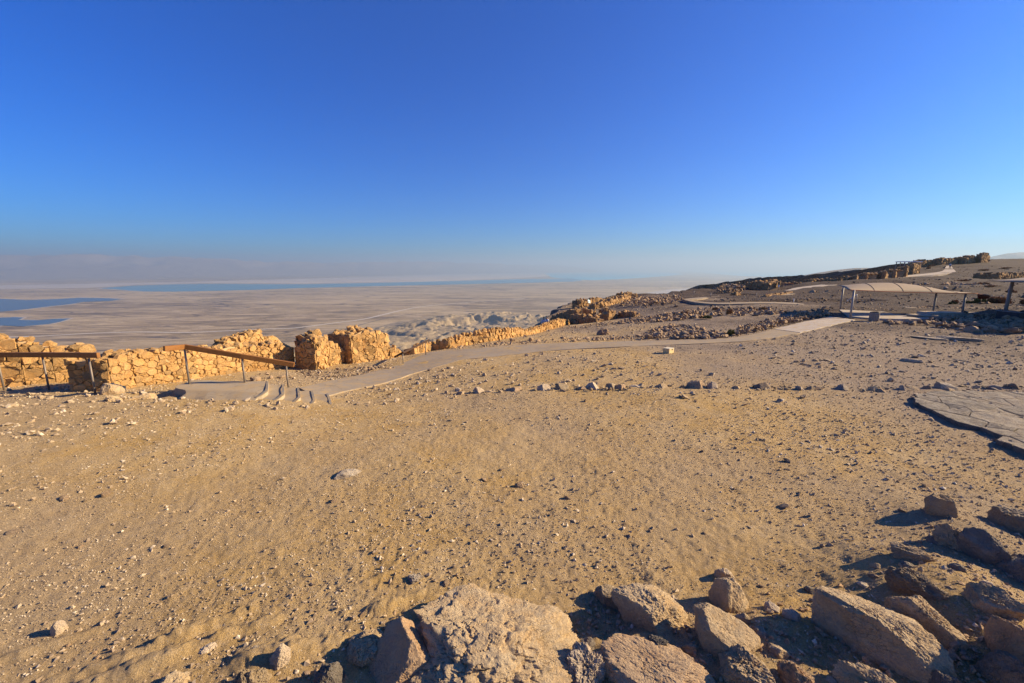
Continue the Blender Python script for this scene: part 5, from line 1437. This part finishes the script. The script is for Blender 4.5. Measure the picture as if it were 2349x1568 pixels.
# ------------------------------------------------------------------ bedrock slab: cracked plates
def in_poly(x, y, poly):
    c = False; n = len(poly)
    for i in range(n):
        (x0, y0), (x1, y1) = poly[i], poly[(i + 1) % n]
        if (y0 > y) != (y1 > y) and x < (x1 - x0) * (y - y0) / (y1 - y0) + x0: c = not c
    return c
def bedrock():
    out = [gp(a, b)[:2] for a, b in [(2088, 918), (2110, 907), (2200, 904), (2300, 908), (2480, 905), (2520, 960), (2520, 1110), (2440, 1078), (2349, 1048), (2290, 1022), (2210, 985), (2160, 962), (2110, 938)]]
    poly = [tuple(p) for p in out]; P = np.array(out); lo, hi = P.min(0), P.max(0)
    org = gp(2200, 940); root = empty('bedrock_outcrop', org); tag(root, 'flat grey bedrock sheet with cracked plates and a thin shadowed edge', 'bedrock')
    rg = np.random.default_rng(70)
    L, H_ = hi - lo
    k = 0
    for q in cells(L, H_, 1.0, .32, 71, 1.0):
        c = q.mean(0); w = lo + c
        ins = [p for p in q if in_poly(lo[0] + p[0], lo[1] + p[1], poly)]
        if not in_poly(w[0], w[1], poly): continue
        # jitter plate outline, clip outside vertices towards the centre
        pts = []
        n = len(q)
        for i in range(n):
            a, b = q[i], q[(i + 1) % n]
            for t in (0, .33, .66):
                p = a + (b - a) * t; p = c + (p - c) * .988
                p = p + .035 * np.array((vn2(np.array([p[0] * 4]), np.array([p[1] * 4]), 5)[0], vn2(np.array([p[0] * 4]), np.array([p[1] * 4]), 6)[0]))
                s = 0
                while not in_poly(lo[0] + p[0], lo[1] + p[1], poly) and s < 12: p = c + (p - c) * .9; s += 1
                pts.append(p)
        pts = np.array(pts); m = len(pts); zc = .10 + rg.uniform(-.006, .012)
        V = []; Fc = []
        def zg(p): return float(base_h(lo[0] + p[0], lo[1] + p[1])) - org[2]
        for ring, (sc, dz) in enumerate(((1.0, -.25), (1.0, -.012), (.975, .0), (.6, .004), (.25, .004))):
            for p in pts:
                u = c + (p - c) * sc
                V.append((lo[0] + u[0] - org[0], lo[1] + u[1] - org[1], zg(u) + (zc + dz + .03 * vn2(np.array([u[0] * 3]), np.array([u[1] * 3]), 9)[0] if ring else -.2)))
        V.append((lo[0] + c[0] - org[0], lo[1] + c[1] - org[1], zg(c) + zc + .012))
        for r in range(4):
            for i in range(m): Fc.append((r * m + i, r * m + (i + 1) % m, (r + 1) * m + (i + 1) % m, (r + 1) * m + i))
        for i in range(m): Fc.append((4 * m + i, 4 * m + (i + 1) % m, 5 * m))
        link('plate', mesh_py('plate', V, Fc), M['slab'], root); k += 1
bedrock()
for i, (l, r, t, b, lab) in enumerate([(2076, 2180, 771, 778, 'long flat pale rock sheet in front of the rubble slope'), (2140, 2260, 770, 781, 'second flat rock sheet with an undercut edge near the rubble slope'), (2060, 2120, 820, 832, 'grey flat rock patch in the gravel'), (2185, 2225, 825, 829, 'thin pale rock sliver in the gravel'), (2090, 2180, 905, 913, 'thin plank-like rock lying along the bedrock sheet')]):
    B(l, r, t + 2.5, b, lab, 720 + i, mat='boulder_pale', sink=.9, level=5, deep=.35, planes=8, soft=26, rough=.06, fine=.03, extra=((0, 0, 1, .5),), name='flat_rock', cat='rock')

# ------------------------------------------------------------------ rubble beside the path, individually placed stones and stuff
class Field:
    """polygon in sight-line coordinates in which stones are strewn"""
    def __init__(s, poly): s.poly = poly; a = np.array(poly); s.lo = a.min(0); s.hi = a.max(0)
    def pick(s, rn):
        while True:
            x = rn.uniform(s.lo[0], s.hi[0]); y = rn.uniform(s.lo[1], s.hi[1])
            if in_poly(x, y, s.poly): return x, y
def strew(poly, n, s0, s1, label, group, seed, key='rubble', pile=0.0):
    rn = random.Random(seed); Fd = Field(poly)
    for _ in range(n):
        x, y = Fd.pick(rn); p = gp(x, y); size = s0 + (s1 - s0) * rn.random() ** 2.2
        o = put_stone(key, (p[0], p[1], p[2] + size * .16 + pile * rn.random()), size, 'stone', None, rn)
        tag(o, label, 'stone', group)
EDGE_STRIP = [(1030, 806), (1090, 798), (1250, 787), (1400, 781), (1470, 778), (1470, 770), (1390, 773), (1240, 779), (1100, 788), (1040, 797)]
strew(EDGE_STRIP, 36, .12, .42, 'angular stone in the rubble strip along the upper kerb of the footpath', 'rubble strip along the footpath', 81)
HEAP = [(1460, 780), (1545, 778), (1640, 777), (1690, 772), (1640, 762), (1600, 752), (1540, 746), (1510, 752), (1470, 768)]
strew(HEAP, 46, .15, .62, 'tan stone in the loose heap beside the footpath bend', 'loose heap beside the footpath', 82)
BANK = [(1690, 771), (1740, 762), (1800, 748), (1850, 737), (1905, 724), (1900, 714), (1850, 720), (1790, 737), (1730, 750), (1690, 760)]
strew(BANK, 36, .18, .5, 'grey stone in the dark bank running up to the canopy', 'stone bank up to the canopy', 83, pile=.25)
SLOPE = [(2100, 745), (2140, 735), (2200, 726), (2300, 728), (2349, 740), (2349, 768), (2240, 765), (2180, 755)]
strew(SLOPE, 46, .2, .65, 'brown stone on the rubble slope below the display plinth', 'rubble slope below the plinth', 84, pile=.2)
KERB = [(1955, 709), (2110, 716.5), (2110, 719), (1955, 712)]
strew(KERB, 18, .25, .4, 'edging stone behind the canopy floor', 'edging stones behind the canopy floor', 85)
UNDER = [(2015, 738), (2050, 740), (2100, 742), (2100, 748), (2040, 748)]
strew(UNDER, 10, .2, .55, 'pale stone fallen along the edge of the canopy floor', 'stones along the canopy floor', 86)
WALLFOOT = [(690, 850), (800, 845), (900, 835), (905, 845), (830, 862), (740, 872), (690, 868)]
strew(WALLFOOT, 18, .08, .3, 'small tan stone on the slope below the ruined walls', 'stones below the ruined walls', 87)
FOOT2 = [(560, 862), (660, 852), (680, 862), (650, 876), (580, 876)]
strew(FOOT2, 8, .08, .32, 'small pale stone between the long wall and the steps', 'stones between wall and steps', 88)

def scatter_mesh(name, label, pts, sizes, mat, seed, flat=.6, lift=.12, faces=8):
    """many small stones joined in one mesh; pts (n,3)"""
    rg = np.random.default_rng(seed); n = len(pts)
    if faces == 8:
        T = np.array([(1, 0, 0), (-1, 0, 0), (0, 1, 0), (0, -1, 0), (0, 0, 1), (0, 0, -1)], float)
        Fi = np.array([(0, 2, 4), (2, 1, 4), (1, 3, 4), (3, 0, 4), (2, 0, 5), (1, 2, 5), (3, 1, 5), (0, 3, 5)])
    else:
        T, Fi = ico(1)
    k = len(T)
    V = T[None] * rg.uniform(.55, 1.25, (n, k, 1)) + rg.normal(0, .16, (n, k, 3))
    V = V * (sizes[:, None, None] * .5) * np.stack([rg.uniform(.8, 1.3, n), rg.uniform(.6, 1.0, n), rg.uniform(.4, .9, n) * flat / .6], 1)[:, None, :]
    tx = rg.normal(0, .4, n); ca, sa = np.cos(tx)[:, None], np.sin(tx)[:, None]
    V = np.stack([V[..., 0] * ca - V[..., 2] * sa, V[..., 1], V[..., 0] * sa + V[..., 2] * ca], -1)
    a = rg.uniform(0, 6.28, n); ca, sa = np.cos(a)[:, None], np.sin(a)[:, None]
    V = np.stack([V[..., 0] * ca - V[..., 1] * sa, V[..., 0] * sa + V[..., 1] * ca, V[..., 2]], -1)
    V = V + pts[:, None, :]; V[..., 2] += (sizes * lift)[:, None]
    FF = (Fi[None] + (np.arange(n) * k)[:, None, None]).reshape(-1, 3)
    me = mesh_np(name, V.reshape(-1, 3), FF, False)
    o = link(name, me, M[mat]); tag(o, label, kind='stuff')
    return o

def pebble_mat():
    m, n, b = new_mat('pebbles')
    v, _ = coords(n, False)
    vo = N(n, 'ShaderNodeTexVoronoi', Scale=9.0); n.links.new(v, vo.inputs['Vector'])
    sep = n.nodes.new('ShaderNodeSeparateColor'); n.links.new(vo.outputs['Color'], sep.inputs[0])
    c = ramp(n, sep.outputs[0], [(0.0, (0.24, 0.175, 0.12)), (0.45, (0.36, 0.265, 0.165)), (0.8, (0.42, 0.325, 0.215)), (1.0, (0.56, 0.47, 0.35))])
    n.links.new(c, b.inputs['Base Color'])
    return m
M['pebble'] = pebble_mat()

def polar_pts(n, r0, r1, rg, a=56, power=1.0, patch=None):
    """points in the visible sector, drawn evenly per unit area (power=2) or favouring the near ground"""
    r = (r0 ** power + (r1 ** power - r0 ** power) * rg.random(n)) ** (1 / power) if power else r0 * (r1 / r0) ** rg.random(n)
    t = np.radians(rg.uniform(-a, a, n))
    x, y = r * np.sin(t), r * np.cos(t)
    k = edge_sd(x, y) < -.6
    if patch is not None:
        k &= fbm2(x * patch, y * patch, 901, 3) + rg.normal(0, .25, n) > -.3
    # keep clear of the concrete
    return x[k], y[k]
def on_path(x, y):
    k = np.zeros(len(x), bool)
    for o in bpy.data.objects:
        if o.name.split('.')[0] in ('path', 'canopy_floor') and o.type == 'MESH':
            co = np.empty(len(o.data.vertices) * 3); o.data.vertices.foreach_get('co', co); co = co.reshape(-1, 3)
            m = 11; A = co[1::m][:, :2]; Bq = co[m - 2::m][:, :2]
            mid = (A + Bq) / 2; w = np.hypot(*(A - Bq).T) / 2
            lo, hi = mid.min(0) - 4, mid.max(0) + 4
            idx = np.where((x > lo[0]) & (x < hi[0]) & (y > lo[1]) & (y < hi[1]))[0]
            for c0 in range(0, len(idx), 8000):
                ii = idx[c0:c0 + 8000]
                d = np.hypot(x[ii, None] - mid[None, :, 0], y[ii, None] - mid[None, :, 1]); j = d.argmin(1)
                k[ii] |= d[np.arange(len(ii)), j] < w[j] * 1.05
    k |= (x > -10.3) & (x < -5.0) & (y > 11.1) & (y < 12.5)
    return k
def gravel(name, label, n, r0, r1, s0, s1, seed, power, patch=None, faces=8, mat='pebble', skew=2.5):
    rg = np.random.default_rng(seed)
    x, y = polar_pts(int(n * 1.12), r0, r1, rg, 63, power, patch)
    k = ~on_path(x, y); x, y = x[k], y[k]
    z = base_h(x, y) + relief(x, y, np.hypot(x, y))
    s = s0 + (s1 - s0) * rg.random(len(x)) ** skew
    scatter_mesh(name, label, np.stack([x, y, z], 1), s, mat, seed, faces=faces)
gravel('fine_gravel', 'fine gravel strewn over the near dirt', 76000, 2.8, 13, .010, .032, 1001, 1.3, .8)
gravel('gravel', 'coarse gravel strewn over the dirt plateau', 56000, 3.5, 34, .02, .075, 1002, 1.3, .35, skew=3.5)
gravel('coarse_gravel', 'coarse broken stone on the farther plateau', 15000, 12, 75, .06, .22, 1003, 1.2, .12, faces=20, mat='pebble')
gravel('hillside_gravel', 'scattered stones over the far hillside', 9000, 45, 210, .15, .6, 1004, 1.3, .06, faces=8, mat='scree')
gravel('plateau_gravel', 'dense broken gravel over the middle ground', 52000, 9, 46, .025, .10, 1005, 1.1, .25, skew=4)

def strew_stuff(name, label, poly, n, s0, s1, seed, mat='rubble', pile=0.0):
    rn = random.Random(seed); Fd = Field(poly)
    P = []
    for _ in range(n):
        p = gp(*Fd.pick(rn)); P.append((p[0], p[1], p[2] + pile * rn.random()))
    rg = np.random.default_rng(seed)
    s = s0 + (s1 - s0) * rg.random(n) ** 2
    scatter_mesh(name, label, np.array(P), s, mat, seed, faces=20)
strew_stuff('rubble', 'small broken pieces along the row of stones', [(1080, 897), (1300, 888), (1600, 886), (1900, 888), (2349, 886), (2349, 896), (1900, 898), (1600, 896), (1300, 896), (1080, 903)], 230, .03, .17, 104, mat='boulder')
strew_stuff('rubble', 'small rubble among the path-side stones', EDGE_STRIP, 300, .05, .26, 91)
strew_stuff('rubble', 'small rubble filling the loose heap', HEAP, 340, .08, .38, 92, pile=.08)
strew_stuff('rubble', 'small rubble filling the dark bank', BANK, 420, .1, .4, 93, pile=.3)
strew_stuff('rubble', 'small rubble filling the slope below the plinth', SLOPE, 470, .1, .45, 94, pile=.22)
strew_stuff('rubble', 'small rubble below the ruined walls', WALLFOOT, 300, .03, .2, 95)
strew_stuff('rubble', 'stone field between the footpath and the walkway', [(1400, 742), (1470, 730), (1540, 718), (1620, 706), (1760, 706), (1830, 716), (1800, 722), (1640, 726), (1540, 736), (1440, 745)], 520, .12, .5, 96)
strew_stuff('rubble', 'dark rubble mound at the end of the rim walls', [(1420, 702), (1440, 690), (1470, 683), (1560, 681), (1570, 688), (1540, 698), (1450, 703)], 420, .15, .55, 97, pile=.35)
strew_stuff('rubble', 'rubble mound left by the dark ruined building', [(1640, 672), (1660, 662), (1690, 660), (1710, 668), (1690, 674)], 260, .25, .9, 98, pile=.9)
strew_stuff('rubble', 'rubble around the room ruin', [(1300, 752), (1340, 748), (1430, 735), (1480, 722), (1500, 730), (1420, 745), (1330, 756)], 240, .08, .35, 99)
strew_stuff('rubble', 'stone scatter under the hillside shrubs', [(2060, 712), (2150, 700), (2349, 700), (2349, 712), (2240, 716)], 380, .1, .4, 100)
strew_stuff('rubble', 'rubble trailing from the hillside ruin row', [(1840, 668), (1960, 660), (2080, 652), (2200, 650), (2300, 655), (2200, 664), (1980, 672), (1860, 676)], 420, .2, .8, 101)

strew_stuff('debris', 'small broken stone debris between the foreground boulders', [(1260, 1450), (1400, 1400), (1620, 1400), (1800, 1380), (2000, 1290), (2120, 1200), (2349, 1200), (2349, 1568), (1260, 1568)], 1500, .012, .075, 102, mat='rubble')
strew_stuff('debris', 'small broken stone debris on the outcrop slope', [(150, 1480), (500, 1430), (900, 1400), (1000, 1420), (900, 1568), (150, 1568)], 500, .012, .06, 103, mat='rubble')

# individual loose stones on the dirt
def loose(n, seed):
    rn = random.Random(seed)
    k = 0
    while k < n:
        x = rn.uniform(20, 2330); y = rn.uniform(915, 1480) if rn.random() < .7 else rn.uniform(790, 915)
        p = gp(x, y)
        if on_path(np.array([p[0]]), np.array([p[1]]))[0] or edge_sd(np.array([p[0]]), np.array([p[1]]))[0] > -2 or (x < 700 and y < 915): continue
        d = math.hypot(p[0], p[1]); size = (.045 + .09 * rn.random() ** 2) * (1 + d / 26)
        o = put_stone('rubble', (p[0], p[1], p[2] + size * .12), size, 'stone', None, rn, .75)
        tag(o, 'small loose stone lying on the open dirt', 'stone', 'loose stones on the open dirt'); k += 1
loose(52, 55)

# ------------------------------------------------------------------ shrubs
def shrub(label, l, r, top, base, mat, seed, name='shrub', n=900, group=None):
    rg = np.random.default_rng(seed)
    cx = (l + r) / 2; f = gp(cx, base); t = f[1] / ray(cx, base)[1]; az = math.atan2(f[0], f[1])
    w = (r - l) / FP * t * math.cos(az) ** .7 / 2; h = z_at(cx, top, f) - f[2]
    root = empty(name, f); tag(root, label, 'shrub', group)
    # clumps
    nc = max(4, int(5 * w / max(h, .2)))
    C = np.stack([rg.uniform(-.7, .7, nc) * w, rg.uniform(-.5, .5, nc) * w * .7, np.zeros(nc)], 1)
    V = []; Fc = []; SV = []; SF = []
    for i in range(n):
        c = C[rg.integers(nc)]; d = rg.normal(size=3); d[2] = abs(d[2]) * 1.1 + .15; d /= np.linalg.norm(d)
        L = rg.uniform(.55, 1.0); tip = c + d * np.array((w * .55, w * .5, h)) * L; root_p = c + d * np.array((w * .2, w * .2, h * .3)) * L
        side = np.cross(d, rg.normal(size=3)); side /= np.linalg.norm(side) + 1e-9; ww = .018 * h + .012 * (1 + w)
        mid = (tip * .6 + root_p * .4)
        k = len(V); V += [root_p, mid + side * ww, tip, mid - side * ww]; Fc.append((k, k + 1, k + 2, k + 3))
        if i % 12 == 0:
            k = len(SV); s2 = side * .008; SV += [c + s2, c - s2, tip]; SF.append((k, k + 1, k + 2))
    link('foliage', mesh_py('foliage', V, Fc), M[mat], root)
    link('twigs', mesh_py('twigs', SV, SF), M['twig'], root)
shrub('round green bush in the loose stone heap by the footpath', 1658, 1686, 754, 770, 'leaf', 201)
shrub('round brown dry bush in the stone field', 1660, 1684, 708, 721, 'twig', 202)
shrub('big dark green bush beyond the canopy poles', 2229, 2267, 682, 700, 'leaf', 203, n=1400)
shrub('wide rusty dry bush spreading beside the big green bush', 2255, 2325, 678, 698, 'twig', 204, n=2000)
shrub('small green tuft with brown top near the canopy pole', 2170, 2196, 692, 701, 'leaf', 205)
shrub('small rusty tuft behind the green tuft', 2178, 2202, 687, 697, 'twig', 206)
shrub('mid-size green tuft leaning on the big green bush', 2206, 2236, 689, 699, 'leaf', 207)
shrub('rusty dry bush at the foot of the field slope past the leaning pole', 2335, 2375, 684, 700, 'twig', 208)
for i, (l, r, t, b) in enumerate([(1560, 1580, 712, 722), (1632, 1648, 704, 712), (1742, 1758, 703, 711), (1788, 1806, 712, 719), (1722, 1740, 706, 714), (1600, 1618, 724, 731), (2110, 2140, 652, 658), (2150, 2180, 650, 657), (2040, 2064, 652, 658), (2190, 2230, 640, 646), (2235, 2270, 646, 654), (2250, 2300, 652, 660), (2300, 2340, 664, 672), (2000, 2030, 654, 659), (2120, 2140, 611, 618), (2128, 2146, 606, 612), (2240, 2270, 616, 622), (2290, 2330, 612, 618), (2330, 2360, 640, 648), (2080, 2110, 666, 672)]):
    shrub('low brown dry shrub among the stones of the plateau', l, r, t, b, 'twig', 220 + i, n=350, group='low dry shrubs')
shrub('little dark green shrub low in the stone field', 1610, 1632, 722, 731, 'leaf', 260, n=500)

# ------------------------------------------------------------------ air: even haze round the whole place
def haze():
    m = bpy.data.materials.new('haze'); m.use_nodes = True; n = m.node_tree; n.nodes.clear()
    out = n.nodes.new('ShaderNodeOutputMaterial'); v = n.nodes.new('ShaderNodeVolumePrincipled')
    v.inputs['Color'].default_value = (0.47, 0.63, 0.80, 1)
    v.inputs['Density'].default_value = 7.2e-5
    v.inputs['Anisotropy'].default_value = 0.25
    n.links.new(v.outputs[0], out.inputs['Volume'])
    me = box_mesh('haze', 184000, 100000, 1200, 0, -430)
    o = link('haze', me, m, None, (0, 46500, 0)); tag(o, 'thin desert haze filling the air', kind='stuff')
haze()
